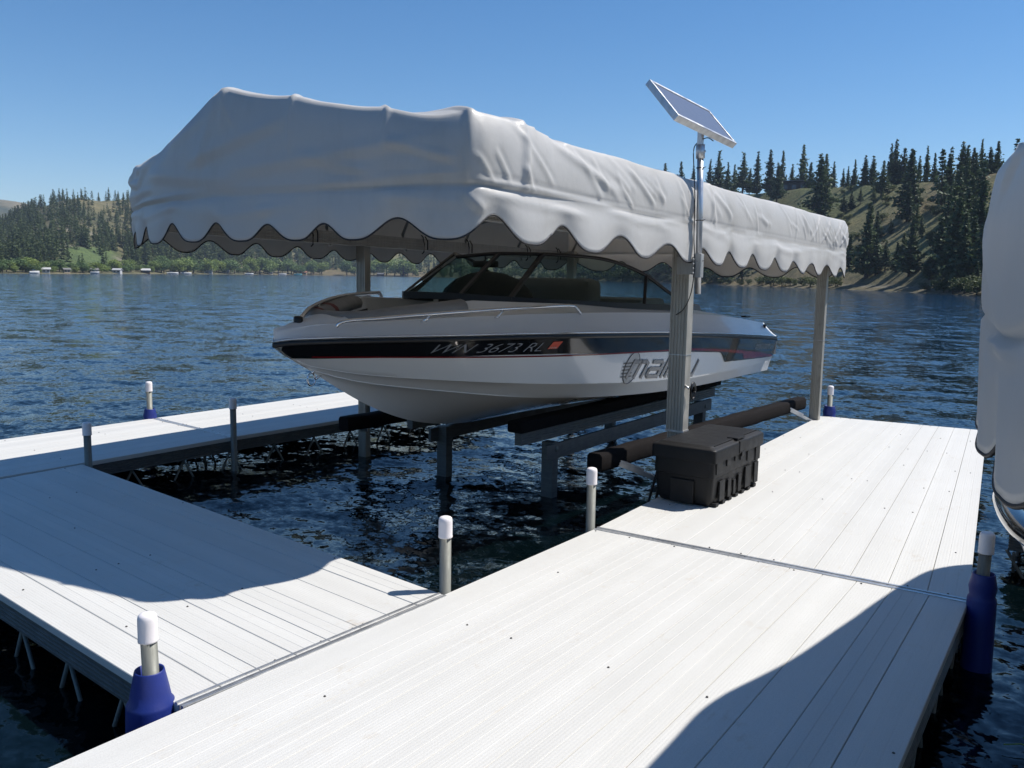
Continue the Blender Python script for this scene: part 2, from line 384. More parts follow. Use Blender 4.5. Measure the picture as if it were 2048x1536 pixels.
# distant hills beyond the left shore
fu = np.array([-2600, -1400, -600, -200, 0, 40, 80, 130, 200, 300, 500, 800, 1200]); fv = np.array([380, 350, 372, 388, 394, 399, 411, 425, 440, 455, 470, 480, 490])
fa = []; ft = []
for u, v in zip(fu, fv): a, t = bearing(u, v); fa.append(a); ft.append(t)
fa = np.array(fa)[::-1]; ft = np.array(ft)[::-1]
az2 = np.linspace(fa[0], fa[-1], 420); t2 = np.linspace(0, 1.2, 40); A2, T2 = np.meshgrid(az2, t2, indexing='ij')
R2 = 1000+T2*500; Z2 = -.5+(EYE+1500*np.interp(A2, fa, ft))*np.where(T2 <= 1, T2**.9, 1-(T2-1)*.3)
X2 = -R2*np.sin(A2); Y2 = R2*np.cos(A2); Z2 += np.clip(T2*5, 0, 1)*(9*fbm(X2/130, Y2/130, 61, 4)*(1-.5*T2) + 2.5*fbm(X2/16, Y2/16, 62, 3))
me = mesh_np('distant_hill', np.stack([X2, Y2, Z2], -1).reshape(-1, 3), gridF(*A2.shape)[:, ::-1], [M_ground])
g1 = np.clip(fbm(X2/60, Y2/60, 71, 5)*1.1+.62, 0, 1)[..., None]
cc = (np.array([.030, .050, .032])*g1+np.array([.20, .165, .12])*(1-g1)); c4 = np.ones((cc.shape[0]*cc.shape[1], 4), np.float32); c4[:, :3] = cc.reshape(-1, 3)
me.color_attributes.new('tint', 'FLOAT_COLOR', 'POINT').data.foreach_set('color', c4.ravel())
o = bpy.data.objects.new('distant_hill', me); C.objects.link(o); tag(o, kind='structure')

# lake: one sheet of real waves, finer near the docks
ang = np.concatenate([np.linspace(-3.14159, -.75, 160, endpoint=False), np.linspace(-.75, 1.35, 900, endpoint=False), np.linspace(1.35, 3.14159, 130)])
rad = np.concatenate([[0.02], 1.0*np.exp(np.arange(0, 560)*np.log(60/1.0)/560), 60*np.exp(np.linspace(0, 1, 90)*np.log(2600/60))])
AN, RD = np.meshgrid(ang, rad, indexing='ij'); WX = -RD*np.sin(AN); WY = RD*np.cos(AN); WH = np.zeros_like(WX)
g = np.random.default_rng(5); spacing = np.maximum(RD*.0073, .008)
for k in range(64):
    lam = .10*(1.7/.10)**(k/63.0); th = g.normal(2.1, .75); kk = 2*np.pi/lam; ph = g.uniform(0, 6.28)
    a = .0021*lam**.8*g.uniform(.5, 1.3)*(1.0 if lam > .5 else .8)
    fade = np.clip((lam/spacing-3)/3, 0, 1)
    s_ = np.sin(kk*(WX*np.cos(th)+WY*np.sin(th)) + ph + .8*np.sin(kk*.31*(WX*np.sin(th)-WY*np.cos(th))+ph*3))
    WH += a*fade*(s_ + .25*np.cos(2*kk*(WX*np.cos(th)+WY*np.sin(th))+2*ph))
WH *= (.75+.35*np.clip(fbm(WX/6, WY/6, 9, 2), -1, 1))
me = mesh_np('water', np.stack([WX, WY, WZ+WH], -1).reshape(-1, 3), gridF(*AN.shape)[:, ::-1], [M_water])
o = bpy.data.objects.new('water', me); C.objects.link(o); tag(o, kind='structure')
# lake bed ground sheet under everything, out to the horizon
mb = MB(); mb.add([(-2700, -2700, -6), (2700, -2700, -6), (2700, 2700, -6), (-2700, 2700, -6)], [(0, 1, 2, 3)])
o = mb.build('ground', simple('lake_bed', (.03, .035, .025), .95)); tag(o, kind='structure')

# ================= TREES =================
def quads(cent, size, n, rng, flat=.5, aspect=1.0):
    """n random oriented quads round centres -> verts, faces"""
    a = rng.normal(size=(n, 3)); a /= np.linalg.norm(a, axis=1)[:, None]; b = rng.normal(size=(n, 3)); b[:, 2] *= flat
    b -= a*(a*b).sum(1)[:, None]; b /= np.linalg.norm(b, axis=1)[:, None]
    s = size*rng.uniform(.6, 1.3, (n, 1)); A = a*s*aspect; B = b*s
    V = np.stack([cent-A-B*.6, cent+A-B*.6*.5, cent+A*.7+B, cent-A*.7+B], 1).reshape(-1, 3)
    return V, np.arange(4*n).reshape(-1, 4)
def pine_np(seed, detail=1.0, width=.17, bare=.12, ragged=.35):
    rng = np.random.default_rng(seed); cs = []; sz = []
    nl = int(26*detail**.5); z0 = bare
    for i in range(nl):
        h = z0+(1-z0)*(i/(nl-1))**.95; R = 1.35*width*((1-h)**.92)*(1.0 if h > .22 else .62+h*1.7)*rng.uniform(1-ragged, 1+ragged*.5)+.004
        nb = max(3, int((6.5 if h < .8 else 4)*detail**.5)); ph = rng.uniform(0, 6.28)
        for b in range(nb):
            th = ph+b*6.283/nb+rng.normal(0, .35); L = R*rng.uniform(.55, 1.2)
            if rng.random() < .10: continue
            m = max(2, int(6*detail*L/width+1))
            for q in range(m):
                t = (q+.6)/m; rr = L*t
                cs.append((rr*np.cos(th)+rng.normal(0, .006), rr*np.sin(th)+rng.normal(0, .006), h+.10*L*t*2*(.5-t)+(.5*L*t*t*.4)+rng.normal(0, .006))); sz.append(.0205*(1.25-.5*t)*(.55+.6*(1-h)))
    cs = np.array(cs); sz = np.array(sz); rep = 3; cc = np.repeat(cs, rep, 0)+rng.normal(0, .008, (len(cs)*rep, 3)); ss = np.repeat(sz, rep)[:, None]/detail**.35
    V, F = quads(cc, ss, len(cc), rng, .5, 1.3)
    return V, F
def trunk_np(r=.012, h=.97, seg=6, seed=0):
    rng = np.random.default_rng(seed); V = []; zs = np.linspace(-.03, h, 7); bx = np.cumsum(rng.normal(0, .003, 7)); by = np.cumsum(rng.normal(0, .003, 7))
    for i, z in enumerate(zs):
        rr = r*(1.25-z)*(1.3 if i == 0 else 1)*(.12 if i == 6 else 1)
        for k in range(seg): V.append((bx[i]+rr*math.cos(6.283*k/seg), by[i]+rr*math.sin(6.283*k/seg), z))
    F = [(i*seg+k, i*seg+(k+1) % seg, (i+1)*seg+(k+1) % seg, (i+1)*seg+k) for i in range(6) for k in range(seg)]
    return np.array(V), np.array(F)
def crown_np(seed, detail=1.0, wide=.5):
    rng = np.random.default_rng(seed); n = 9; C0 = []; W = []
    for i in range(n):
        th = rng.uniform(0, 6.28); rr = wide*.55*rng.uniform(.2, 1); C0.append((rr*np.cos(th), rr*np.sin(th), rng.uniform(.28, .80))); W.append(rng.uniform(.16, .27)*(wide/.5)**.5)
    N = int(1700*detail); idx = rng.integers(0, n, N); d = rng.normal(size=(N, 3)); d /= np.linalg.norm(d, axis=1)[:, None]
    rad = np.array(W)[idx][:, None]*rng.uniform(.55, 1.06, (N, 1)); P = np.array(C0)[idx]+d*rad*np.array([1, 1, .82])
    P[:, 2] = np.clip(P[:, 2], .03, 1.0)
    return quads(P, np.full((N, 1), .026/detail**.3), N, rng, 1.0)
PROTO = {}
def proto(kind, i, full=True):
    key = (kind, i, full)
    if key in PROTO: return PROTO[key]
    if kind == 'pine':
        V, F = pine_np(100+i, 1.0 if full else .33, [.165, .13, .19, .15, .21, .12][i % 6], [.10, .05, .2, .08, .14, .03][i % 6], [.35, .25, .5, .3, .45, .2][i % 6]); mats = M_pine
    elif kind == 'dead': V, F = pine_np(150+i, .5, .15, .1, .5); mats = M_brown
    elif kind == 'willow': V, F = crown_np(200+i, 1.0, .55); mats = M_leaf
    else: V, F = crown_np(300+i, .6, .6); mats = M_bush
    T, TF = trunk_np(.013 if kind in ('pine', 'dead') else .022, .95 if kind in ('pine', 'dead') else .6, 6, i)
    if full == 'parts':
        r = (mesh_np(kind+'_crown', V, F, [mats], False), mesh_np(kind+'_trunk', T, TF, [M_bark]))
    else:
        VV = np.concatenate([V, T]); FF = np.concatenate([F, TF+len(V)]); mi = np.concatenate([np.zeros(len(F)), np.ones(len(TF))])
        r = mesh_np(kind+'_tree', VV, FF, [mats, M_bark], False, mi)
    PROTO[key] = r; return r
def tree(name, kind, i, loc, h, wmul, label, cat, group, parts=False):
    rz = rnd.uniform(0, 6.28); sc = (h*wmul, h*wmul, h)
    if parts:
        cr, tr = proto(kind, i, 'parts')
        o = thing(name, label, cat, loc, group); o.scale = sc; o.rotation_euler = (rnd.uniform(-.03, .03), rnd.uniform(-.03, .03), rz)
        for nm, m in (('crown', cr), ('trunk', tr)):
            c = bpy.data.objects.new(nm, m); C.objects.link(c); c.parent = o
    else:
        o = bpy.data.objects.new(name, proto(kind, i, h > 99)); C.objects.link(o); o.location = loc; o.scale = sc
        o.rotation_euler = (rnd.uniform(-.04, .04), rnd.uniform(-.04, .04), rz); tag(o, label, cat, group)
    return o
def on_hill(u, v, beyond=0):
    """the spot of the hillside seen in that direction (first hit), or on the crest"""
    a, t = bearing(u, v); rs, dr, zk = prof(a); r = np.linspace(rs*1.0, rs+dr*1.0, 160); z = hill(np.full(160, a), r)
    e = (z-EYE)/r; k = np.argmax(e >= t) if (e >= t).any() else 159
    rr = r[k]+beyond; return a, rr, Vector((-rr*math.sin(a), rr*math.cos(a), float(hill(a, rr))-.15))
def height_for(u, vb, vt, rr):
    t0 = bearing(u, vb)[1]; t1 = bearing(u, vt)[1]; return (t1-t0)*rr
# right hill: crest pines (u, base, top, metres behind the crest)
crest = [(1333, 352, 328, 6), (1364, 366, 324, 8), (1388, 366, 333, 10), (1419, 374, 320, 5), (1437, 378, 304, 8), (1457, 380, 326, 4), (1469, 380, 330, 12), (1486, 388, 307, 3), (1500, 384, 338, 9), (1515, 382, 306, 6), (1541, 382, 302, 7), (1563, 376, 303, 12), (1584, 372, 329, 14), (1606, 372, 292, 16), (1621, 372, 326, 15), (1652, 371, 309, 5), (1667, 370, 324, 8), (1687, 370, 338, 6), (1697, 370, 334, 9), (1710, 370, 320, 5), (1731, 369, 312, 4), (1748, 368, 313, 7), (1780, 368, 289, 5), (1791, 368, 281, 9), (1807, 367, 298, 12), (1824, 367, 299, 9), (1839, 366, 313, 5), (1855, 366, 294, 7), (1871, 366, 307, 9), (1898, 362, 318, 5), (1923, 360, 286, 8), (1933, 360, 292, 5), (1947, 356, 297, 9), (1964, 352, 281, 6), (1980, 350, 296, 10), (1996, 348, 284, 5)]
crest_labels = {1486: 'tall full pine on the hill crest well left of the hilltop cabin', 1606: 'tall pointed pine rising directly behind the dark hilltop cabin', 1563: 'broad pale green pine just left of the hilltop cabin', 1652: 'dark twin topped pine on the crest right of the hilltop cabin', 1791: 'tallest narrow pine of the crest cluster at mid right', 1437: 'dense pine on the crest immediately right of the solar panel mast', 1515: 'slim pointed pine standing alone against the sky near mid crest', 1964: 'tall pine on the crest beside the right hand canopy', 1855: 'pale broad pine with a pointed top on the crest'}
for i, (u, vb, vt, by_) in enumerate(crest):
    a, rr, p = on_hill(u, vb-30, by_); z = hill(a, rr); h = EYE+rr*bearing(u, vt)[1]-float(z)+.2
    tree('pine_tree', 'pine', rnd.choice([0, 1, 3, 5, 2, 4]), p, h, rnd.uniform(.9, 1.7), crest_labels.get(u, 'dark green pine standing against the sky on the right hill crest'), 'pine tree', 'pines along the crest of the right hill', parts=True)
slope = [(1552, 412, 329), (1638, 443, 313), (1642, 447, 370), (1687, 428, 386), (1702, 420, 384), (1720, 409, 377), (1731, 557, 408), (1753, 480, 424), (1747, 408, 375), (1762, 394, 324), (1765, 405, 380), (1813, 445, 366), (1816, 425, 305), (1817, 553, 440), (1831, 473, 408), (1843, 470, 430), (1877, 553, 440), (1893, 475, 375), (1892, 400, 312), (1908, 570, 400), (1925, 576, 430), (1938, 473, 355), (1957, 516, 366), (1953, 585, 527), (1697, 538, 473), (1770, 542, 484), (1792, 544, 486), (1803, 538, 470), (1867, 544, 495), (1895, 560, 495), (1915, 440, 340), (1928, 415, 320), (1945, 400, 310), (1903, 520, 420), (1750, 552, 470), (1940, 560, 440), (1970, 560, 400), (1990, 500, 360), (1572, 500, 440), (1610, 480, 430), (1900, 560, 470), (1885, 500, 440), (1918, 500, 390), (1948, 500, 400), (1858, 560, 500), (1780, 470, 440)]
slope_labels = {1552: 'lone open branched pine on the slope just below and left of the hilltop cabin', 1638: 'tall dark pine on the slope below and right of the hilltop cabin', 1731: 'tall pine rooted near the shore track with its top halfway up the slope', 1816: 'tall pine on the upper slope whose top stands against the sky', 1817: 'tall straight trunked pine rising from the track below mid slope', 1908: 'broad tall pine rising from the shore at the dark right end of the slope'}
for i, (u, vb, vt) in enumerate(slope):
    a, rr, p = on_hill(u, vb); h = height_for(u, vb, vt, rr)
    tree('pine_tree', 'pine', rnd.choice([0, 2, 3, 4, 0]), p, h+.3, rnd.uniform(1.0, 1.7), slope_labels.get(u, 'ponderosa pine on the grassy face of the right hill'), 'pine tree', 'pines on the face of the right hill', parts=True)
for i in range(50):   # the wooded right end of the hill and beyond the frame
    u = rnd.uniform(1880, 2500); vb = rnd.uniform(395, 585); a, rr, p = on_hill(u, vb)
    tree('pine_tree', 'pine', rnd.randrange(6), p, rnd.uniform(6, 13), rnd.uniform(1.1, 1.4), 'pine in the dense stand at the right end of the right hill', 'pine tree', 'dense pines at the right end of the hill', parts=False)
for i in range(60):   # young bushes over the face
    u = rnd.uniform(1560, 1900); vb = rnd.uniform(380, 540); a, rr, p = on_hill(u, vb)
    tree('bush', 'bush', i % 4, p, rnd.uniform(.6, 2.2), rnd.uniform(1, 1.8), 'small shrub on the dry grass of the right hill face', 'bush', 'shrubs over the face of the right hill')
for i in range(62):   # shrubs along the shore
    u = 1000+i*16.5+rnd.uniform(-6, 6); a, _t = bearing(u, 560); rs, dr, zk = prof(a); rr = float(rs)+rnd.uniform(.5, 5)
    if 1690 < u < 1850 and rnd.random() < .75: continue
    p = Vector((-rr*math.sin(a), rr*math.cos(a), float(hill(a, rr))-.15))
    tree('bush', 'bush', i % 4, p, rnd.uniform(1.5, 3.2)*(1 if u > 1350 else 2.2), rnd.uniform(1.2, 1.9), 'green shrub at the water edge below the right hill', 'bush', 'shrubs along the right shore')
for i in range(100):   # trees seen under the canopy and through the windscreen
    u = rnd.uniform(800, 1500); a, _t = bearing(u, 545); rs, dr, zk = prof(a); t = rnd.uniform(.02, .75); rr = float(rs+dr*t)
    p = Vector((-rr*math.sin(a), rr*math.cos(a), float(hill(a, rr))-.2)); k = 'willow' if rnd.random() < .25 else 'pine'
    tree('pine_tree' if k == 'pine' else 'broadleaf_tree', k, rnd.randrange(4), p, rnd.uniform(9, 15) if k == 'pine' else rnd.uniform(6, 10), 1.3, 'pine on the low shore seen beneath the boat canopy' if k == 'pine' else 'round green tree on the low shore seen beneath the boat canopy', 'pine tree' if k == 'pine' else 'tree', 'trees on the middle shore')
# left hill: scattered pines, drawn first as things, then the rest of the wood as one mass
spots = []
g = np.random.default_rng(77)
while len(spots) < 3200:
    u = g.uniform(-140, 760); vb = g.uniform(396, 540)
    a, rr, p = on_hill(u, vb)
    dens = .42+.75*max(0, fbm(np.array([p.x/30]), np.array([p.y/30]), 91, 3)[0])+(.7 if u < 70 or u > 265 else 0)+(.35 if vb > 485 else 0)
    if 110 < u < 250 and 505 < vb < 545: dens = .06
    if 120 < u < 230 and vb < 470: dens *= .8
    if g.random() < dens: spots.append((rr, u, p))
spots.sort(key=lambda q: q[0])
keep = [q for k, q in enumerate(spots) if k % 42 == 0][:72]; kept = set(id(q) for q in keep)
for (rr, u, p) in keep:
    h = g.uniform(5.0, 9.5)
    kd = 'dead' if rnd.random() < .04 else 'pine'
    tree('pine_tree', kd, rnd.randrange(6 if kd == 'pine' else 2), p, h, rnd.uniform(1.15, 1.45), 'red brown dead pine on the left hill' if kd == 'dead' else 'small dark pine scattered on the slope of the left hill', 'pine tree', 'pines on the left hill')
VV = []; FF = []; off = 0
for _ in range(420):
    u = g.uniform(800, 1480); a, _t = bearing(u, 545); rs, dr, zk = prof(a); rr = float(rs+dr*g.uniform(.03, .9)); spots.append((rr, 500 if u < 1000 else 200, Vector((-rr*math.sin(a), rr*math.cos(a), float(hill(a, rr))-.2))))
lowp = [np.concatenate([pine_np(400+i, .22, .18, .05, .4)[0]]) for i in range(5)]
for q in spots:
    if id(q) in kept: continue
    P = lowp[g.integers(0, 5)]; h = g.uniform(4.5, 9.5)*(1.35 if q[1] > 265 else 1); wm = g.uniform(1.2, 1.6); th = g.uniform(0, 6.28); c, s = np.cos(th), np.sin(th)
    X = (P[:, 0]*c-P[:, 1]*s)*h*wm+q[2].x; Y = (P[:, 0]*s+P[:, 1]*c)*h*wm+q[2].y; Z = P[:, 2]*h+q[2].z
    VV.append(np.stack([X, Y, Z], 1)); FF.append(np.arange(len(P)).reshape(-1, 4)+off); off += len(P)
me = mesh_np('pine_wood', np.concatenate(VV), np.concatenate(FF), [M_pine], False); o = bpy.data.objects.new('pine_wood', me); C.objects.link(o)
tag(o, 'pine wood covering the left hill beyond the lake', 'wood', kind='stuff')
# willows and bushes along the left shore
for i in range(96):
    u = -60+i*9.3+rnd.uniform(-4, 4); a, _t = bearing(u, 545); rs, dr, zk = prof(a); rr = float(rs)+rnd.uniform(5, 16)
    vt = 513+rnd.uniform(-5, 20)+(u*.006)
    if 100 < u < 262: vt += 8
    p = Vector((-rr*math.sin(a), rr*math.cos(a), float(hill(a, rr))-.2)); h = max(2.5, EYE+rr*bearing(u, vt)[1]-p.z)
    if u > 620 and rnd.random() < .35: continue
    tree('broadleaf_tree', 'willow', i % 5, p, h, rnd.uniform(1.2, 1.7), 'light green round crowned tree on the far left shore', 'tree', 'broadleaf trees along the left shore')

# ================= BUILDINGS AND BOATS ON THE SHORE =================
def cabin(name, label, u, v, w, d, h, wall, roof, rr_add=0, shore=False, rz=None, flat=False, group=None):
    a, _t = bearing(u, v); rs, dr, zk = prof(a)
    if shore: rr = float(rs)+rr_add; p = Vector((-rr*math.sin(a), rr*math.cos(a), float(hill(a, rr))))
    else: a, rr, p = on_hill(u, v, rr_add)
    w *= .5 if shore else .62; d *= .5 if shore else .62; h *= .55 if shore else 1; t = thing(name, label, 'house', p, group); WORG[t.name] = Vector(p); R = Matrix.Rotation(a if rz is None else rz, 3, 'Z'); P = lambda x, y, z: p+R@Vector((x, y, z))
    m = MB(); m.box(P(0, 0, h/2-.3), (w, d, h+.6), rot=R); part(m, 'wall', wall, t)
    m = MB(); e = .35
    if flat: V8 = [P(sx*(w/2+e), sy*(d/2+e*1.6), h+(.45 if sy < 0 else .05)+zz) for zz in (0.01, .22) for sx, sy in ((-1, -1), (1, -1), (1, 1), (-1, 1))]; m.add(V8, [(3, 2, 1, 0), (4, 5, 6, 7), (0, 1, 5, 4), (1, 2, 6, 5), (2, 3, 7, 6), (3, 0, 4, 7)])
    else:
        rh = h+d*.32
        for sy in (-1, 1):
            m.add([P(-w/2-e, sy*(d/2+e), h-.1), P(w/2+e, sy*(d/2+e), h-.1), P(w/2+e, 0, rh), P(-w/2-e, 0, rh), P(-w/2-e, sy*(d/2+e), h+.08), P(w/2+e, sy*(d/2+e), h+.08), P(w/2+e, 0, rh+.18), P(-w/2-e, 0, rh+.18)], [(0, 1, 2, 3), (4, 5, 6, 7), (0, 1, 5, 4), (1, 2, 6, 5), (3, 0, 4, 7)])
        for sx in (-1, 1): m.add([P(sx*w/2, -d/2, h), P(sx*w/2, d/2, h), P(sx*w/2, 0, rh)], [(0, 1, 2)])
    part(m, 'roof', roof, t)
    nw = max(2, int(w/2.2))
    for k in range(nw):
        m = MB(); m.box(P(-w/2+(k+.5)*w/nw, -d/2-.04, h*.55), (w/nw*.5, .06, h*.4), rot=R); part(m, 'window', M_winglass, t)
    return t, P
M_winglass = simple('window_glass', (.05, .07, .09), .12)
M_wdark = simple('dark_timber', (.035, .028, .024), .8); M_roofdk = simple('grey_roof', (.15, .145, .14), .7)
M_wwhite = simple('white_siding', (.5, .5, .49), .6); M_wtan = simple('tan_siding', (.35, .28, .2), .7); M_wbrown = simple('brown_timber', (.10, .055, .035), .8); M_roofw = simple('pale_metal_roof', (.42, .42, .41), .5); M_roofgn = simple('green_roof', (.10, .16, .13), .6)
t, P = cabin('hilltop_cabin', 'dark timber cabin with low flat roof and balcony on the right hill crest', 1589, 352, 13.8, 8.8, 3.4, M_wdark, M_roofdk, 8, rz=None, flat=True)
m = MB(); m.box(P(0, -3.4, .9), (8.8, 1.3, .16), rot=Matrix.Rotation(bearing(1589, 352)[0], 3, 'Z'))
for k in range(5): m.box(P(-4.1+k*2.05, -3.95, .2), (.16, .16, 3.2), rot=Matrix.Rotation(bearing(1589, 352)[0], 3, 'Z'))
part(m, 'balcony', M_wbrown, t)
shore_c = [(92, 5, 'small white cabin at the left end of the far shore', M_wwhite, M_roofw, 4.5), (133, 5, 'tan shore cabin left of the green meadow', M_wtan, M_roofdk, 4), (188, 5, 'low white boathouse below the green meadow', M_wwhite, M_roofdk, 5), (235, 4, 'long white cabin at the right foot of the meadow', M_wwhite, M_roofw, 6), (291, 5, 'cabin with pale hipped roof directly under the left edge of the canopy', M_wbrown, M_roofw, 7), (417, 6, 'white cabin between round trees left of mid canopy', M_wwhite, M_roofw, 8), (452, 9, 'white roofed cabin half hidden in the shore trees', M_wtan, M_roofw, 7), (541, 6, 'white shed against dark trees on the far shore', M_wwhite, M_roofdk, 5), (607, 8, 'red brown roofed cabin beside a tall pine on the far shore', M_wtan, simple('rust_roof', (.25, .12, .08), .8), 9), (762, 4, 'dark boathouse on the far shore right of the inner canopy leg', M_wdark, M_roofdk, 9)]
for u, ra, lab, wm_, rm_, wd in shore_c:
    cabin('shore_cabin', lab, u, 545, wd, wd*.6, 1.9+wd*.06, wm_, rm_, ra, shore=True, rz=bearing(u, 545)[0]+rnd.uniform(-.5, .5), group='cabins along the far shore')
def small_boat(u, label, L=5.0, ra=-6, mat=None):
    a, _t = bearing(u, 548); rs, dr, zk = prof(a); rr = float(rs)+ra; p = Vector((-rr*math.sin(a), rr*math.cos(a), WZ)); R = Matrix.Rotation(a+rnd.uniform(-.4, .4), 3, 'Z')
    t = thing('moored_boat', label, 'boat', p, 'small boats moored on the far shore'); WORG[t.name] = Vector(p); m = MB(); rows = []
    for k in range(9):
        f = k/8; b = L*.17*math.sin(math.pi*min(1, .18+f*.62))**.7*(1 if f < .6 else max(.02, 1-((f-.6)/.4)**2)); x = -L/2+L*f
        rows.append([p+R@Vector((x, yy, zz)) for yy, zz in ((-b, .75+.15*f), (-b*.8, .1), (0, -.2), (b*.8, .1), (b, .75+.15*f), (b*.8, .78+.15*f), (-b*.8, .78+.15*f))])
    m.grid(rows, closed=True); part(m, 'hull', mat or M_wwhite, t)
    m = MB(); m.box(p+R@Vector((-.1*L, 0, 1.05)), (L*.3, L*.24, .5), rot=R, bev=.1); part(m, 'windscreen', M_winglass, t)
for u, lab in ((69, 'white boat moored at the far shore by the willows'), (190, 'white boat at the shore under the green meadow'), (345, 'white boat on the far shore below the scalloped canopy edge'), (372, 'small pale boat beside the first one under the canopy edge'), (498, 'low white boat against the shore at mid canopy'), (565, 'longer white boat left of the tall shore pine'), (596, 'teal hulled boat at the foot of the tall shore pine')):
    small_boat(u, lab, 3.0 if u < 300 else 5.5, -5, simple('teal_paint', (.1, .35, .35), .4) if u == 596 else None)

# ================= DOCKS =================
def V2(p, z=0.0): return Vector((p[0], p[1], z))
def dock(name, label, A, B, Cc, D, nb, truss_edges, trims=(), beams=(0, 1, 2, 3), group='white aluminium dock sections', seed=0):
    """quad A-B-C-D at deck level; boards run A->D (B->C), counted across A->B"""
    A, B, Cc, D = V2(A), V2(B), V2(Cc), V2(D); rg = random.Random(seed)
    ctr = (A+B+Cc+D)/4; t = thing(name, label, 'dock', ctr, group)
    W = ((B-A).length+(Cc-D).length)/2; L = (D-A).length; m = MB()
    def Q(a, b, z): return A.lerp(B, a).lerp(D.lerp(Cc, a), b)+Vector((0, 0, z))
    gap = .0018/W/2; bv = .0022/W
    for k in range(nb):
        a0 = k/nb+(gap if k else 0); a1 = (k+1)/nb-(gap if k < nb-1 else 0); dz = rg.uniform(-.0007, .0007)
        prof_ = [(a0, -.03), (a0, -.003), (a0+bv, dz)]
        for q in (.335, .665): aa = a0+(a1-a0)*q; prof_ += [(aa-.0012/W, dz), (aa, -.0008), (aa+.0012/W, dz)]
        prof_ += [(a1-bv, dz), (a1, -.003), (a1, -.03)]
        vs = []; uvs = []
        for b in (0, 1): vs += [Q(a, b, z) for a, z in prof_]
        n = len(prof_); fs = []
        for i in range(n-1):
            fs.append((i, i+1, n+i+1, n+i)); uvs.append([(prof_[i][0]*W, 0), (prof_[i+1][0]*W, 0), (prof_[i+1][0]*W, L), (prof_[i][0]*W, L)])
        fs += [tuple(range(n))[::-1], tuple(range(n, 2*n))]; uvs += [[(0, 0)]*n]*2
        m.add(vs, fs, 0, False, uvs)
        m.add([Q(k/nb, 0, -.026), Q(k/nb+.0001, 1, -.026), Q((k+1)/nb, 1, -.028), Q((k+1)/nb, 0, -.028)], [(3, 2, 1, 0)], 1)
    # screw heads at the cross members
    nx = max(2, int(L/.62)); 
    for j in range(nx+1):
        for k in range(nb):
            if rg.random() < (.72 if 0 < j < nx else .45): continue
            c = Q((k+rg.choice([.17, .5, .83]))/nb, min(.992, max(.008, j/nx)), .001)
            r = .0048; n6 = 8; top = [c+Vector((r*math.cos(q*math.pi/4), r*math.sin(q*math.pi/4), 0)) for q in range(8)]
            hi = [c+Vector((r*.6*math.cos(q*math.pi/4), r*.6*math.sin(q*math.pi/4), .0028)) for q in range(8)]
            m.add(top+hi, [tuple(range(8, 16))]+[(q, (q+1) % 8, 8+(q+1) % 8, 8+q) for q in range(8)], 2)
    part(m, 'deck', [M_deck, M_gap, M_screw], t)
    ctrz = ctr
    cor = [A, B, Cc, D]
    def inner(p, off): 
        d = (ctrz-p); d.z = 0; return p+Vector((math.copysign(off, d.x), math.copysign(off, d.y), 0)) if True else p
    for e in beams:
        p, q = cor[e], cor[(e+1) % 4]; m = MB(); dirv = (q-p).normalized(); nrm = Vector((dirv.y, -dirv.x, 0))
        if (ctr-p).dot(nrm) > 0: nrm = -nrm
        up = Vector((0, 0, 1)); pr = [(0.0, -.031), (.004, -.034)]
        for gk in range(4): z = -.045-gk*.017; pr += [(.004, z), (-.001, z-.003), (-.001, z-.008), (.004, z-.011)]
        pr += [(.004, -.118), (-.03, -.120), (-.03, -.031)]
        vs = []; ins = .008
        for c in (p+dirv*.012, q-dirv*.012): vs += [c - nrm*ins + nrm*a + Vector((0, 0, z)) for a, z in pr]
        n = len(pr); fs = [(i, (i+1) % n, n+(i+1) % n, n+i) for i in range(n)]+[tuple(range(n)), tuple(range(n, 2*n))[::-1]]
        m.add(vs, fs); part(m, 'side_beam', M_dark_alu if e in truss_edges else M_alu, t)
        if e in truss_edges:
            m = MB(); Ls = (q-p).length; nz = max(2, int(Ls/.42)); zt, zb = -.125, -.50; ii = -nrm*.035
            pts = [p+dirv*(Ls*(k/(2*nz)))+ii+Vector((0, 0, zt if k % 2 == 0 else zb)) for k in range(2*nz+1)]
            for k in range(2*nz): m.tube([pts[k], pts[k+1]], .0085, seg=8)
            m.tube([p+ii+Vector((0, 0, zb)), q+ii+Vector((0, 0, zb))], .011, seg=8)
            part(m, 'truss', M_galv, t)
    m = MB(); Lc = max(2, int(L/.62))
    for j in range(1, Lc): m.box(Q(.5, j/Lc, -.052), (.04, .04, .04), rot=None) if False else m.sweep([Q(.03, j/Lc, -.052), Q(.97, j/Lc, -.052)], [(-.02, -.02), (.02, -.02), (.02, .02), (-.02, .02)])
    part(m, 'cross_member', M_dark_alu, t)
    for (p, q, off) in trims:
        p, q = V2(p), V2(q); dv = (q-p).normalized(); nn = Vector((-dv.y, dv.x, 0))
        m = MB()
        for o_, w_, zz in ((-.017, .012, .0035), (.0, .006, .001), (.017, .012, .0045)):
            m.sweep([p+nn*(o_+off), q+nn*(o_+off)], [(-w_/2, -.02), (w_/2, -.02), (w_/2, zz), (-w_/2, zz)])
        part(m, 'joint_strip', [M_bright], t)
    return t
NEAR0 = (-2.262, -.9)
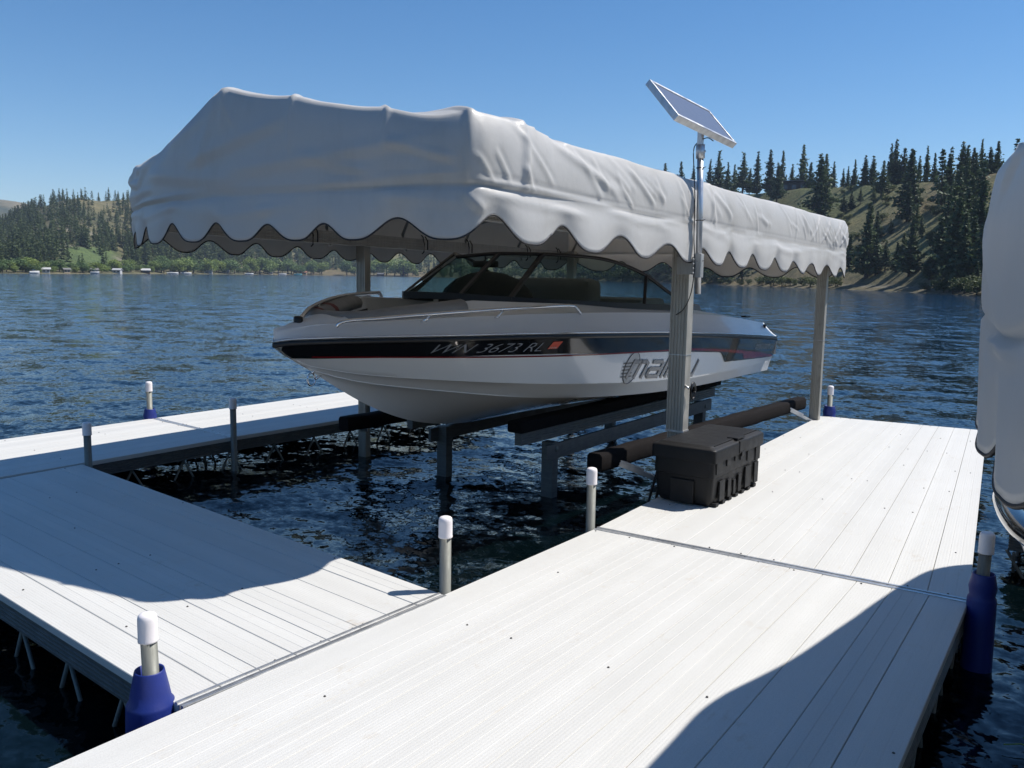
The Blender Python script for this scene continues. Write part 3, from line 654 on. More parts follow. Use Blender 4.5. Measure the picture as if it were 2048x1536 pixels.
# main dock: near section reaches under the photographer, far section runs out to the lake
dock('dock_section', 'wide white dock section in the foreground running under the camera', (-2.285, -1.1), (-.33, -1.1), (-.416, 3.925), (-2.182, 3.857), 12, (1, 3), trims=[((-2.182, 3.862), (-.416, 3.93), 0)], seed=1)
dock('dock_section', 'wide white dock section beyond the seam, carrying the black storage box', (-2.182, 3.869), (-.416, 3.937), (-.90, 8.75), (-2.338, 8.585), 11, (0, 1, 2, 3), seed=2)
dock('dock_section', 'narrower white side dock running left from the blue sleeved post', (-2.262, 1.43), (-2.205, 2.632), (-5.712, 2.955), (-5.66, 1.66), 8, (0, 1, 3)[:3], trims=[((-2.243, 1.43), (-2.195, 2.63), .016)], seed=3)
dock('dock_section', 'left dock section at the far end of the side dock, half in shade', (-5.718, -.6), (-5.77, 4.21), (-7.045, 4.31), (-6.98, -.6), 9, (0, 1, 2, 3), seed=4) if False else None
def boards_along(name, label, a0, a1, b1, b0, nb, tr, **k): return dock(name, label, a0, b0, b1, a1, nb, tr, **k)
boards_along('dock_section', 'left dock section meeting the side dock, half sunlit and half shaded', (-5.718, -.9), (-5.772, 4.213), (-7.05, 4.31), (-6.98, -.9), 8, (0, 1, 2, 3), trims=[((-5.772, 4.218), (-7.05, 4.315), 0)], seed=5)
boards_along('dock_section', 'far left dock section running behind the bow of the boat', (-5.772, 4.222), (-5.62, 7.6), (-7.06, 7.75), (-7.05, 4.32), 8, (0, 1, 2, 3), seed=6)
dock('dock_section', 'narrow finger dock glimpsed under the right hand canopy', (-.395, 5.26), (-.43, 6.45), (3.2, 6.8), (3.2, 5.55), 8, (0, 1, 3)[:3], seed=7)

def post(label, x, y, ztop, sleeve=None, r=.0245, lean=(0, 0), zb=-1.4):
    t = thing('dock_post', label, 'dock post', (x, y, 0), 'pipe posts of the docks'); L = Vector((lean[0], lean[1], 0))
    m = MB(); m.tube([Vector((x, y, 0))+L*zb+Vector((0, 0, zb)), Vector((x, y, 0))+L*(ztop-.05)+Vector((0, 0, ztop-.05))], r, seg=20); part(m, 'pipe', M_galv, t)
    c = Vector((x, y, 0))+L*ztop; R = r+.0048; m = MB()
    m.lathe(c, [(R+.0006, ztop-.088), (R+.001, ztop-.084), (R, ztop-.078), (R, ztop-.026), (R*.99, ztop-.015), (R*.93, ztop-.006), (R*.78, ztop-.001), (R*.5, ztop+.002), (.002, ztop+.0025)], seg=28); part(m, 'cap', M_cap, t)
    if sleeve:
        z0, rt, rb, zbm = sleeve; m = MB()
        m.lathe(c, [(rb*1.03, zbm), (rb, zbm+.03), (rb*.93, z0-.115), (rb*.90, z0-.105), (rb*.80, z0-.095), (rt*1.25, z0-.06), (rt*1.07, z0-.02), (rt, z0-.004), (rt*.97, z0), (rt*.88, z0-.002), (rt*.86, z0-.03), (r*1.02, z0-.05)], seg=32); part(m, 'sleeve', M_blue, t)
    return t
post('nearest post, with a blue rubber sleeve, at the outer corner of the side dock', -2.345, 1.395, .285, (.105, .045, .078, -.20), lean=(-.02, -.01))
post('tall grey post with white cap in the inner corner between side dock and main dock', -2.232, 2.672, .323)
post('white capped post at the left end of the seam across the main dock', -2.215, 3.86, .325)
post('shaded post with blue sleeve on the right edge of the main dock', -.372, 3.905, .316, (.143, .043, .060, -.33), lean=(.02, 0))
post('white capped post with blue sleeve at the far end beside the outer canopy leg', -2.275, 8.66, .299, (.10, .05, .07, -.2))
post('post with blue sleeve on the outer edge of the left dock', -7.085, 4.30, .332, (.085, .046, .07, -.2))
post('grey shaded post at the seam of the left dock', -5.735, 4.20, .325)
post('grey shaded post in the corner of the left dock and side dock', -5.69, 2.985, .291)

# ================= BOAT LIFT =================
lift = thing('boat_lift', 'grey aluminium boat lift with four posts holding the white motorboat', 'boat lift', (-3.8, 6.8, WZ))
def leg(x, y, ztop, split, K=1.0):
    wx, wy = .118*K, .082*K; m = MB(); pr = []
    # ribbed faces on the Y sides
    def face(sy):
        pts = [(-wx/2, sy*wy/2)]
        for k in range(5):
            c = -wx/2+wx*(k+.75)/5.6; pts += [(c-.0055*K, sy*wy/2), (c-.004*K, sy*(wy/2-.005)), (c+.004*K, sy*(wy/2-.005)), (c+.0055*K, sy*wy/2)]
        pts.append((wx/2, sy*wy/2)); return pts
    pr = face(-1)+face(1)[::-1]
    def col(zb, zt, k):
        vs = [(x+a*k, y+b*k, zz) for zz in (zb, zt) for a, b in pr]; n = len(pr)
        m.add(vs, [(i, (i+1) % n, n+(i+1) % n, n+i) for i in range(n)]+[tuple(range(n))[::-1], tuple(range(n, 2*n))])
    col(split, ztop, 1.0); o = part(m, 'leg', M_leg, lift)
    m = MB(); col(-1.4, split-.002, .86); part(m, 'inner_leg', M_leg, o)
    m = MB(); m.box((x, y, split+.006), (wx+.008, wy+.008, .012)); part(m, 'collar', M_bright, o)
    m = MB()
    for zz in (.78+split*.2,): m.box((x, y, zz), (wx+.006, wy+.006, .006))
    part(m, 'strap', M_bright, o); return o
NR = leg(-2.275, 5.05, 1.56, .351); FR_ = leg(-2.322, 8.32, 1.55, -.05, .76); NL = leg(-5.32, 5.25, 1.66, .30, .85); FL_ = leg(-5.12, 8.33, 1.62, .2, .8)
# top frame: long side beams with ribbed faces and bows
def ribbed(p, q, h, w):
    m = MB(); pr = [(-w/2, -h/2)]
    for k in range(4): z = -h/2+h*(k+.6)/4.4; pr += [(-w/2, z-.007), (-w/2+.004, z-.005), (-w/2+.004, z+.005), (-w/2, z+.007)]
    pr += [(-w/2, h/2)]+[(w/2, h/2)]
    for k in range(4)[::-1]: z = -h/2+h*(k+.6)/4.4; pr += [(w/2, z+.007), (w/2-.004, z+.005), (w/2-.004, z-.005), (w/2, z-.007)]
    pr += [(w/2, -h/2)]; m.sweep([p, q], pr); return m
for p, q in (((-2.30, 3.0, 1.62), (-2.28, 8.7, 1.51)), ((-5.22, 3.35, 1.635), (-5.22, 8.7, 1.56))):
    part(ribbed(Vector(p), Vector(q), .10, .05), 'top_beam', M_alu, lift)
m = MB()
for yy in (3.0, 3.9, 4.8, 5.7, 6.6, 7.5, 8.6):
    zz = 1.69-.02*(yy-2.8); pts = [(-2.28, yy, zz-.1), (-2.25, yy, zz+.08), (-2.32, yy, zz+.19), (-3.0, yy, zz+.32), (-3.75, yy, zz+.43), (-4.5, yy, zz+.33), (-5.2, yy+(.35 if yy < 3.2 else 0), zz+.2), (-5.28, yy+(.35 if yy < 3.2 else 0), zz+.05), (-5.24, yy+(.35 if yy < 3.2 else 0), zz-.1)]
    m.tube(pts, .014, seg=8)
m.tube([(-3.75, 3.0, 2.12), (-3.75, 8.6, 2.0)], .014, seg=8)
part(m, 'canopy_bow', M_alu, lift)
# bungee hooks hanging from the far top beam
for yy in (4.55, 5.85, 6.5, 7.5, 8.1):
    m = MB(); x = -5.19; z = 1.635-.013*(yy-3.35)
    m.tube([(x, yy, z+.08), (x+.02, yy, z+.06), (x+.035, yy, z), (x+.03, yy, z-.07), (x+.01, yy, z-.085)], .006, seg=6)
    m.tube([(x, yy+.05, z+.07), (x+.03, yy+.05, z+.03), (x+.035, yy+.045, z-.05)], .006, seg=6)
    part(m, 'bungee', M_black, lift)
# bunks and cradle under the hull
for sx in (-1, 1):
    x = -3.8+sx*.5
    m = MB(); m.box((x, 6.45, .305), (.13, 3.55, .085), bev=.02); b = part(m, 'bunk', M_carpet, lift)
    part(ribbed(Vector((x+.0, 4.72, .215)), Vector((x, 8.15, .20)), .085, .06), 'bunk_rail', M_dark_alu, lift)
    m = MB(); m.sweep([(x+sx*.045, 5.0, .075), (x+sx*.045, 8.0, .095)], [(-.012, -.055), (.012, -.055), (.012, .055), (-.012, .055)]); part(m, 'cradle_bar', M_dark_alu, lift)
    for yy in (5.13, 7.85):
        m = MB(); m.box((x+.0, yy, -.45), (.095, .075, 1.18)); o = part(m, 'swing_arm', M_dark_alu, lift)
        m = MB(); m.lathe((x+sx*.05, yy, .09), [(.022, -.0), (.022, .012), (.012, .02)], seg=12, tilt=Matrix.Rotation(math.pi/2, 3, 'Y') if sx > 0 else Matrix.Rotation(-math.pi/2, 3, 'Y')); part(m, 'bolt', M_galv, o)
for yy in (5.13, 7.85):
    m = MB(); m.box((-3.8, yy, -.62), (2.9, .09, .13)); part(m, 'cross_beam', M_dark_alu, lift)
# padded side bumpers on brackets
def bumper(p, q, legs):
    m = MB(); pr = [(-.045, -.062), (-.055, -.045), (-.055, .035), (-.038, .053), (.038, .053), (.055, .035), (.055, -.045), (.045, -.062)]
    pts = [Vector(p).lerp(Vector(q), k/24)+Vector((.004*math.sin(k*1.7), 0, .003*math.sin(k*2.3))) for k in range(25)]
    m.sweep(pts, pr); o = part(m, 'side_bumper', M_carpet, lift); autosmooth(o, 50)
    for (lx, ly, lz, bx_, by_, bz_) in legs:
        m = MB(); m.sweep([(bx_, by_, bz_), ((bx_*.4+lx*.6), (by_*.4+ly*.6), bz_*.4+lz*.6), (lx, ly, lz)], [(-.03, -.014), (.03, -.014), (.03, .014), (-.03, .014)])
        m.sweep([(bx_, by_, bz_+.016), (bx_*.45+lx*.55, by_*.45+ly*.55, bz_*.45+lz*.55+.018)], [(-.018, -.004), (.018, -.004), (.018, .012), (-.018, .012)])
        part(m, 'bracket', M_bright, o)
bumper((-2.60, 4.56, .185), (-2.53, 8.55, .125), [(-2.33, 4.99, .02, -2.56, 4.80, .14), (-2.32, 8.28, -.02, -2.5, 8.1, .10)])
bumper((-5.02, 4.72, .13), (-4.98, 8.4, .10), [(-5.27, 5.2, -.02, -5.1, 5.0, .08), (-5.1, 8.3, -.02, -5.04, 8.1, .06)])
# stay wires and control cable
m = MB(); m.tube([(-2.30, 4.90, .22), (-2.28, 4.68, -.05), (-2.26, 4.50, -.30), (-2.26, 4.4, -.5)], .0085, seg=8); m.tube([(-2.30, 4.92, .15), (-2.27, 4.75, -.1), (-2.25, 4.62, -.3), (-2.25, 4.5, -.5)], .010, seg=8)
part(m, 'hose', M_trim, lift)
m = MB(); m.tube([(-2.215, 5.02, .655), (-2.185, 5.01, .64)], .008, seg=8); part(m, 'eye_bolt', M_bright, NR)
m = MB()
for q in range(3):
    m.tube([(-2.170+.0*q, 5.01+.038*math.cos(a)*(1-.1*q)+.03, .625+.052*math.sin(a)*(1-.08*q)-.004*q) for a in [2*math.pi*k/18 for k in range(19)]], .006, seg=6)
part(m, 'cable_coil', M_black, NR)

# ================= CANOPY CLOTH =================
def smooth_poly(P, per=24):
    P = [Vector((*p, 0)) for p in P]; out = []; n = len(P)
    for i in range(n):
        a, b, c, d = P[(i-1) % n], P[i], P[(i+1) % n], P[(i+2) % n]
        for k in range(per):
            t = k/per; out.append(.5*((2*b)+(c-a)*t+(2*a-5*b+4*c-d)*t*t+(3*b-a-3*c+d)*t**3))
    return out
def resample(P, step):
    L = [0]; 
    for i in range(len(P)): L.append(L[-1]+(P[(i+1) % len(P)]-P[i]).length)
    n = int(L[-1]/step); xs = [L[-1]*k/n for k in range(n)]; Q = P+[P[0]]
    X = np.interp(xs, L, [p.x for p in Q]); Y = np.interp(xs, L, [p.y for p in Q]); return np.stack([X, Y], 1), L[-1]
def canopy(name, label, outline, lows, zlow, amp, zseam, zeave, ridge, folds, seed, bulge=.007, trim_r=.0042, step=.012, inset=.022, flare=0.0, bows=None, creases=()):
    P, L = resample(smooth_poly(outline), step); n = len(P); s = np.arange(n)*L/n
    nx = np.roll(P, -1, 0)-np.roll(P, 1, 0); nx /= np.linalg.norm(nx, axis=1)[:, None]; N = np.stack([nx[:, 1], -nx[:, 0]], 1)
    area = .5*np.sum(P[:, 0]*np.roll(P[:, 1], -1)-np.roll(P[:, 0], -1)*P[:, 1])
    if area < 0: N = -N
    for _ in range(6): N = (np.roll(N, 1, 0)+N*2+np.roll(N, -1, 0)); N /= np.linalg.norm(N, axis=1)[:, None]
    ls = sorted(float(s[np.argmin(((P-np.array(l))**2).sum(1))]) for l in lows)
    ext = [ls[-1]-L]+ls+[ls[0]+L]; ph = np.interp(s, ext, np.arange(len(ext))); gapw = np.interp(s, ext, np.gradient(ext))
    sc = (.5-.5*np.cos(2*np.pi*(ph % 1)))**1.45
    ck = lambda f: np.array([f(a, b) for a, b in P])
    zl = ck(zlow); zs = ck(zseam); ze = ck(zeave)
    bowz = np.zeros(n) if bows is None else ck(bows); ze = ze+bowz
    zb = zl+amp*sc*np.clip(gapw/.42, .7, 1.15)*(1+.10*np.sin(ph*5.1))
    R = ck(lambda a, b: ridge(a, b)[0]), ck(lambda a, b: ridge(a, b)[1]), ck(lambda a, b: ridge(a, b)[2])
    rg = np.random.default_rng(seed)
    tv = np.linspace(0, 1, 13); tw = np.linspace(0, 1, 22)[1:]; tr = np.concatenate([np.linspace(0, .1, 7)[1:], np.linspace(.1, 1, 26)[1:]])
    rows = []; mat = []
    sn = fbm(s*1.9, s*0+seed, seed, 4)
    for k, t in enumerate(tv):
        z = zb+(zs-zb)*t
        off = bulge*1.0*np.sin(np.pi*t)**1.6*(1+.5*sn) + (1-t)**2*(.008*np.sin(2*np.pi*ph+1+sn*2)) - flare*(1-t)**1.5*sc - .006*(t > .98)
        rows.append((off, z, np.zeros(n)))
    for t in tw:
        z = zs+(ze-zs)*t; off = bulge*1.3*np.sin(np.pi*min(1, t*1.02))*(1+.4*np.roll(sn, 40)) - inset*t**6
        rows.append((off, z, np.zeros(n)))
    for t in tr:
        rows.append((np.full(n, -inset), ze, np.full(n, t)))
    G = []
    for off, z, t in rows:
        z = np.broadcast_to(z, n).copy(); x = P[:, 0]+N[:, 0]*off; y = P[:, 1]+N[:, 1]*off; tt = float(t[0])
        if tt > 0:
            x0 = x.copy(); y0 = y.copy(); x = x0+(R[0]-x0)*tt; y = y0+(R[1]-y0)*tt; lift_ = .012*(1-(1-min(1, tt/.10))**2); z = z+(R[2]-z-.0)*tt+lift_*(1-tt)
        G.append(np.stack([x, y, z], 1))
    G = np.array(G)   # rows, n, 3
    # fabric folds: ridges given by (s0,z0)-(s1,z1), width, amplitude
    S2 = np.broadcast_to(s, G.shape[:2]); ZZ_ = G[:, :, 2]
    # unrolled height so that folds carry over the shoulder
    un = np.zeros(G.shape[:2]); un[1:] = np.cumsum(np.linalg.norm(np.diff(G, axis=0), axis=2), 0); un = un-un[12][None, :]
    D = np.zeros(G.shape[:2])
    for (sa, ua, sb, ub, wd, am) in folds:
        d0 = ((S2-sa+L/2) % L)-L/2; dx = ((sb-sa+L/2) % L)-L/2; dy = ub-ua; LL = math.hypot(dx, dy)+1e-6; al = (d0*dx+(un-ua)*dy)/LL; ac = (d0*dy-(un-ua)*dx)/LL
        env = np.clip(al/LL*5, 0, 1)*np.clip((1-al/LL)*5, 0, 1); env = env*env*(3-2*env)
        q = ac/(wd*.62); D += .62*(am*env*np.exp(-q*q)*1.0 - am*.45*env*np.exp(-((q-1.6)/1.0)**2))
    D += .0045*fbm(S2*2.2, un*4.5+seed, seed+1, 3) + .0012*fbm(S2*9, un*14, seed+2, 2)
    D += .0016*fbm((S2+un*.9)*16, (un-S2*.15)*5, seed+7, 2)*np.clip(.6+fbm(S2*1.1, un*1.5, seed+9, 2), 0, 1.3)
    edge = np.clip((un+.23)/.05, .15, 1); D *= edge
    # stitched seam groove
    D -= .004*np.exp(-((un)/.008)**2)
    for (sc_, h_, wd, am) in creases: 
        d0 = ((S2-sc_+L/2) % L)-L/2; D += am*np.exp(-(d0/wd)**2)*np.clip((un-h_)/.08, 0, 1)*np.clip((.75-un)/.3, 0, 1)
    dp = np.roll(G, -1, 1)-np.roll(G, 1, 1); D *= np.array([1.0]*13+[1.0]*21+[min(1.0, (1-t)/.2) for t in tr])[:, None]; dr_ = np.gradient(G, axis=0); NN = np.cross(dp, dr_); NN /= (np.linalg.norm(NN, axis=2, keepdims=True)+1e-9)
    if (NN[5, :, :2]*N).sum() < 0: NN = -NN
    G = G+NN*D[:, :, None]
    t_ = thing(name, label, 'boat canopy', (float(P[:, 0].mean()), float(P[:, 1].mean()), float(zl.min())), 'boat lift canopies')
    wo = WORG[t_.name]
    nr_, nc = G.shape[:2]; i, j = np.meshgrid(np.arange(nr_-1), np.arange(nc), indexing='ij'); a = (i*nc+j).ravel(); b = (i*nc+(j+1) % nc).ravel()
    F = np.stack([a, b, b+nc, a+nc], 1)
    me = mesh_np('cover', G.reshape(-1, 3)-np.array(wo), F, [M_cloth]); o = bpy.data.objects.new('cover', me); C.objects.link(o); o.parent = t_
    sol = o.modifiers.new('thickness', 'SOLIDIFY'); sol.thickness = .002; sol.offset = -1
    m = MB(); m.tube([Vector(p) for p in G[0]], trim_r, seg=8, closed=True); part(m, 'edge_binding', M_trim, t_)
    return t_, P, s, L
OUT = [(-2.165, 8.46), (-2.16, 7.6), (-2.165, 6.2), (-2.165, 4.8), (-2.15, 3.5), (-2.165, 2.93), (-2.26, 2.77), (-2.75, 2.70), (-3.3, 2.66), (-3.85, 2.66), (-4.4, 2.74), (-4.92, 2.95), (-5.20, 3.10), (-5.35, 3.31), (-5.39, 4.1), (-5.41, 5.5), (-5.40, 7.2), (-5.34, 8.42), (-5.22, 8.60), (-4.3, 8.63), (-3.2, 8.65), (-2.4, 8.60)]
LOWS = [(-2.165, y) for y in (8.42, 8.08, 7.61, 7.14, 6.66, 6.22, 5.76, 5.34, 4.87, 4.27, 3.68, 3.14)]+[(-2.31, 2.76), (-2.79, 2.70), (-3.14, 2.68), (-3.52, 2.66), (-3.93, 2.67), (-4.38, 2.74), (-4.80, 2.93), (-5.22, 3.22)]+[(-5.4, y) for y in (3.58, 4.0, 4.38, 4.80, 5.18, 5.6, 6.02, 6.45, 6.9, 7.35, 7.8, 8.25)]+[(-4.9, 8.62), (-4.4, 8.63), (-3.9, 8.64), (-3.4, 8.65), (-2.9, 8.64), (-2.4, 8.6)]
def drop(y): return -.0185*(y-2.8)
def front(a, b): return max(0.0, min(1.0, (3.05-b)/.2)) if b < 3.4 else 0.0
def zeave_(a, b):
    base = 1.955+ -.013*(b-2.8)
    if b < 3.3:
        g_ = 2.205-.172*(a+3.67) if a > -3.67 else 2.205-.37*(-3.67-a); base = max(base, g_) if g_ > base+.03 else base+max(0, (g_-base+.03))**2/.06/2
    return base
def ridge_(a, b):
    y = max(3.55, min(8.2, b)); return (-3.74, y, 2.235-.016*(y-2.8))
def bows_(a, b):
    if b < 3.2:
        d = min(abs(a-x) for x in (-3.64, -3.16, -2.62, -2.2)); return .011*math.exp(-(d/.10)**2)-.004+.026*math.exp(-((a+2.18)/.14)**2)
    if a > -2.3:
        if b < 3.45: return .030*math.exp(-((b-3.12)/.16)**2)-.004
        return .006*math.exp(-((((b-3.1)/.62) % 1-.5)/.2)**2)-.002 if b > 3.1 else 0
    return 0
rg = random.Random(4); folds = []
tmp, Ltot = resample(smooth_poly(OUT), .012); sN = np.arange(len(tmp))*Ltot/len(tmp)
def sat(x, y): return float(sN[np.argmin(((tmp-np.array((x, y)))**2).sum(1))])
sC = sat(-2.2, 2.85)      # near corner
dS = 1 if sat(-2.9, 2.69) > sC else -1
def FOLD(a, ua, b, ub, w, am): folds.append((sC+dS*a, ua, sC+dS*b, ub, w, am))
# near corner: tight diagonal pleats running down to the seam, horizontal roll under it
for (a, ua, b, ub, w, am) in [(-.04, .16, -.16, .02, .018, .010), (-.12, .32, -.50, .03, .020, .008), (-.22, .12, -.32, .01, .022, .012), (.06, .14, -.06, .01, .016, .010), (-.42, .26, -1.15, .06, .035, .014), (.12, .02, -1.1, .00, .022, .016), (.10, -.03, -.85, -.07, .028, .012), (.30, .005, 3.2, .01, .020, .012),
    (1.3, .05, 2.4, .16, .05, .012), (.5, .06, 1.0, .16, .035, .010), (2.0, .35, 2.7, .12, .05, .012), (2.7, .30, 3.4, .10, .05, .012), (1.5, .46, 2.1, .26, .05, .010), (1.55, .50, 1.8, .02, .05, .008), (3.0, -.02, 3.5, .05, .03, .008), (2.3, .22, 3.3, .20, .035, .010), (2.5, .06, 3.35, .03, .03, .010), (0, -.08, .55, -.03, .04, .008), (.0, -.12, .1, -.02, .03, .015)]:
    FOLD(a, ua, b, ub, w, am)
for k in range(60):   # right side: slanting drag lines, denser toward the far end
    y0 = rg.uniform(3.4, 8.8); a = -(y0-2.85); FOLD(a, rg.uniform(.14, .30), a-rg.uniform(.12, .4), rg.uniform(.0, .10), rg.uniform(.014, .035), rg.uniform(.003, .010))
for y0 in (7.3, 7.6, 7.9, 8.15, 8.4, 8.65): FOLD(-(y0-2.85), .03, -(y0+.32-2.85), .28, .022, .014)
for k in range(16):
    y0 = rg.uniform(3.2, 8.6); a = -(y0-2.85); FOLD(a, rg.uniform(-.08, .02), a-rg.uniform(.3, .9), rg.uniform(-.1, .03), rg.uniform(.02, .035), rg.uniform(.004, .010))
for (a, ua, b, ub, w, am) in [(.15, .20, 1.6, .10, .045, .012), (1.0, .34, 1.9, .16, .05, .014), (2.3, .30, 1.75, .50, .045, .014), (2.6, .12, 3.3, .20, .03, .016), (2.5, .20, 3.3, .30, .035, .014), (2.2, .07, 3.3, .08, .025, .014), (1.4, .30, 1.55, .52, .03, .010), (1.5, .50, 2.2, .34, .04, .012), (.1, .10, .5, .20, .03, .012), (.05, .05, .9, .03, .02, .012), (2.9, -.05, 3.4, .0, .02, .010), (1.9, -.03, 2.6, -.10, .03, .008)]: FOLD(a, ua, b, ub, w, am*1.0)
for k in range(8):
    a = rg.uniform(.2, 3.2); FOLD(a, rg.uniform(-.12, .0), a+rg.uniform(.3, .8), rg.uniform(-.12, .0), rg.uniform(.03, .05), rg.uniform(.003, .007))
FOLD(.0, .005, -5.8, .005, .017, .013); FOLD(.1, .012, 3.2, .012, .014, .012)
creases = [(sat(-3.16, 2.67), .14, .014, .010), (sat(-2.62, 2.71), .14, .014, .010), (sat(-2.22, 2.80), -.02, .022, .016), (sat(-2.16, 3.10), -.02, .025, .014), (sat(-3.64, 2.66), .3, .02, .010), (sat(-2.165, 5.2), .0, .02, .006), (sat(-2.165, 6.9), .0, .02, .006)]
canopy('boat_canopy', 'large grey white fabric canopy with scalloped black edged valance over the motorboat', OUT, LOWS,
       lambda a, b: 1.468+drop(b)*(1.0 if a > -4 else .6)+(.0 if b > 3.3 else .008), .088, lambda a, b: 1.70+drop(b)*.95, zeave_, ridge_, folds, 3, bows=bows_, creases=creases)
# right hand canopy close beside the camera
OUT2 = [(.03, .74), (-.045, .90), (-.092, 1.10), (-.148, 1.36), (-.185, 1.6), (-.208, 1.9), (-.232, 2.4), (-.25, 2.9), (-.245, 3.2), (-.14, 3.65), (-.065, 4.15), (.015, 4.7), (.10, 5.03), (.26, 5.18), (.7, 5.2), (2.6, 5.2), (2.95, 5.0), (3.0, 3.4), (3.0, 1.2), (2.8, .72), (1.5, .66), (.4, .70)]
LOWS2 = [(-.092, 1.10), (-.15, 1.37), (-.178, 1.61), (-.195, 1.87), (-.2, 2.2), (-.2, 2.5), (-.19, 2.85), (-.15, 3.2), (-.1, 3.6), (-.03, 4.0), (.05, 4.45), (.10, 4.95), (.5, 5.2), (1, 5.2), (1.5, 5.2), (2, 5.2), (2.5, 5.2), (3, 4.8), (3, 4.4), (3, 3.9), (3, 3.4), (3, 2.9), (3, 2.4), (3, 1.9), (3, 1.4), (2.9, .9), (2.4, .7), (1.9, .67), (1.4, .66), (.9, .68), (.45, .70), (.08, .78)]
f2 = []
t2_, L2_ = resample(smooth_poly(OUT2), .012); s2N = np.arange(len(t2_))*L2_/len(t2_)
def sat2(x, y): return float(s2N[np.argmin(((t2_-np.array((x, y)))**2).sum(1))])
for (y0, u0, y1, u1, w_, a_) in [(1.05, .40, 1.5, .25, .02, .010), (.95, .34, 1.35, .18, .02, .008), (1.0, -.02, 1.6, .0, .018, .010), (1.2, .02, 1.7, .16, .03, .006), (1.0, .28, 1.25, .42, .015, .006)]:
    f2.append((sat2(-.1, y0), u0, sat2(-.19, y1), u1, w_, a_))
canopy('boat_canopy', 'grey fabric canopy hanging at the right edge of the picture, close to the camera', OUT2, LOWS2,
       lambda a, b: 1.088, .075, lambda a, b: 1.275+.012*math.sin(b*9), lambda a, b: 1.497 if b > .9 else 1.497+.12*max(0, 1-abs(a-1.5)/1.4), lambda a, b: (1.5, max(1.6, min(4.4, b)), 1.72), f2, 8, inset=.004, bulge=.003, flare=.022, trim_r=.0036, step=.010)

# second lift (mostly out of frame, carries the right hand canopy)
lift2 = thing('boat_lift', 'aluminium lift frame under the right hand canopy, almost hidden', 'boat lift', (1.5, 3, WZ))
for x, y in ((.25, 1.5), (.30, 4.6), (2.75, 1.5), (2.75, 4.6)):
    m = MB(); m.box((x, y, .05), (.09, .09, 2.6), bev=.006); part(m, 'leg', M_leg, lift2)
for x in (.22, 2.78): part(ribbed(Vector((x, .95, 1.28)), Vector((x, 5.1, 1.28)), .09, .05), 'top_beam', M_alu, lift2)
m = MB()
for yy in (1.0, 2.3, 3.6, 5.0): m.tube([(.2, yy, 1.28), (.2, yy, 1.44), (1.5, yy, 1.66), (2.8, yy, 1.44), (2.8, yy, 1.28)], .013, seg=8)
part(m, 'canopy_bow', M_alu, lift2)
for x in (1.0, 2.0):
    m = MB(); m.box((x, 3.6, .02), (.12, 3.2, .08), bev=.015); part(m, 'bunk', M_carpet, lift2)
for y in (1.5, 4.6):
    m = MB(); m.box((1.5, y, -.08), (2.6, .09, .12)); part(m, 'cross_beam', M_dark_alu, lift2)

# ================= MOTORBOAT =================
XC = -3.8
HY = np.array([3.06, 3.12, 3.25, 3.4, 3.6, 3.85, 4.2, 4.6, 5.1, 5.7, 6.4, 7.1, 7.8, 8.4])
SH = np.array([(0, .945), (.065, .958), (.20, .966), (.325, .971), (.475, .973), (.63, .975), (.79, .975), (.91, .97), (1.0, .956), (1.06, .936), (1.10, .90), (1.10, .859), (1.08, .815), (1.04, .77)])
ST = np.array([(0, .93), (.0, .90), (.07, .846), (.18, .844), (.335, .842), (.52, .843), (.72, .846), (.88, .84), (.985, .826), (1.044, .80), (1.084, .761), (1.084, .717), (1.064, .677), (1.024, .641)])
KN = np.array([(0, .925), (0, .89), (.0, .82), (.08, .757), (.21, .732), (.38, .706), (.62, .673), (.83, .642), (.96, .611), (1.018, .575), (1.056, .555), (1.056, .552), (1.037, .555), (.998, .554)])
CH = np.array([(0, .92), (0, .88), (0, .81), (0, .73), (.11, .681), (.25, .641), (.44, .589), (.66, .536), (.86, .500), (.966, .476), (1.01, .458), (1.015, .452), (1.0, .450), (.965, .436)])
KE = np.array([(0, .915), (0, .875), (0, .80), (0, .725), (0, .595), (0, .47), (0, .345), (0, .275), (0, .262), (0, .260), (0, .260), (0, .260), (0, .260), (0, .260)])
CR = np.array([(0, 1.0), (.03, 1.01), (.10, 1.034), (.20, 1.046), (.345, 1.057), (.50, 1.068), (.66, 1.08), (.78, 1.087), (.87, 1.084), (.93, 1.074), (.97, 1.053), (.97, 1.011), (.95, .955), (.91, .90)])
YF = np.concatenate([3.06+.20*np.linspace(0, 1, 9)**1.6, np.linspace(3.3, 8.4, 90)])
def smo(A):
    """monotone-ish smooth interpolation of a hull line along the boat"""
    f = np.stack([np.interp(YF, HY, A[:, 0]), np.interp(YF, HY, A[:, 1])], 1); g_ = f.copy()
    for _ in range(16): g_[10:-1] = (g_[9:-2]+2*g_[10:-1]+g_[11:])/4
    return g_
lSH, lST, lKN, lCH, lKE, lCR = [smo(A) for A in (SH, ST, KN, CH, KE, CR)]
def side_b(y, z):
    zz = [np.interp(y, YF, l[:, 1]) for l in (lKE, lCH, lKN, lST, lSH)]; bb = [np.interp(y, YF, l[:, 0]) for l in (lKE, lCH, lKN, lST, lSH)]
    return float(np.interp(z, zz, bb))
boat = thing('motorboat', 'white inboard motorboat with black side band and tinted windscreen sitting on the lift', 'motorboat', (XC, 5.8, .26))
m = MB(); rows = []
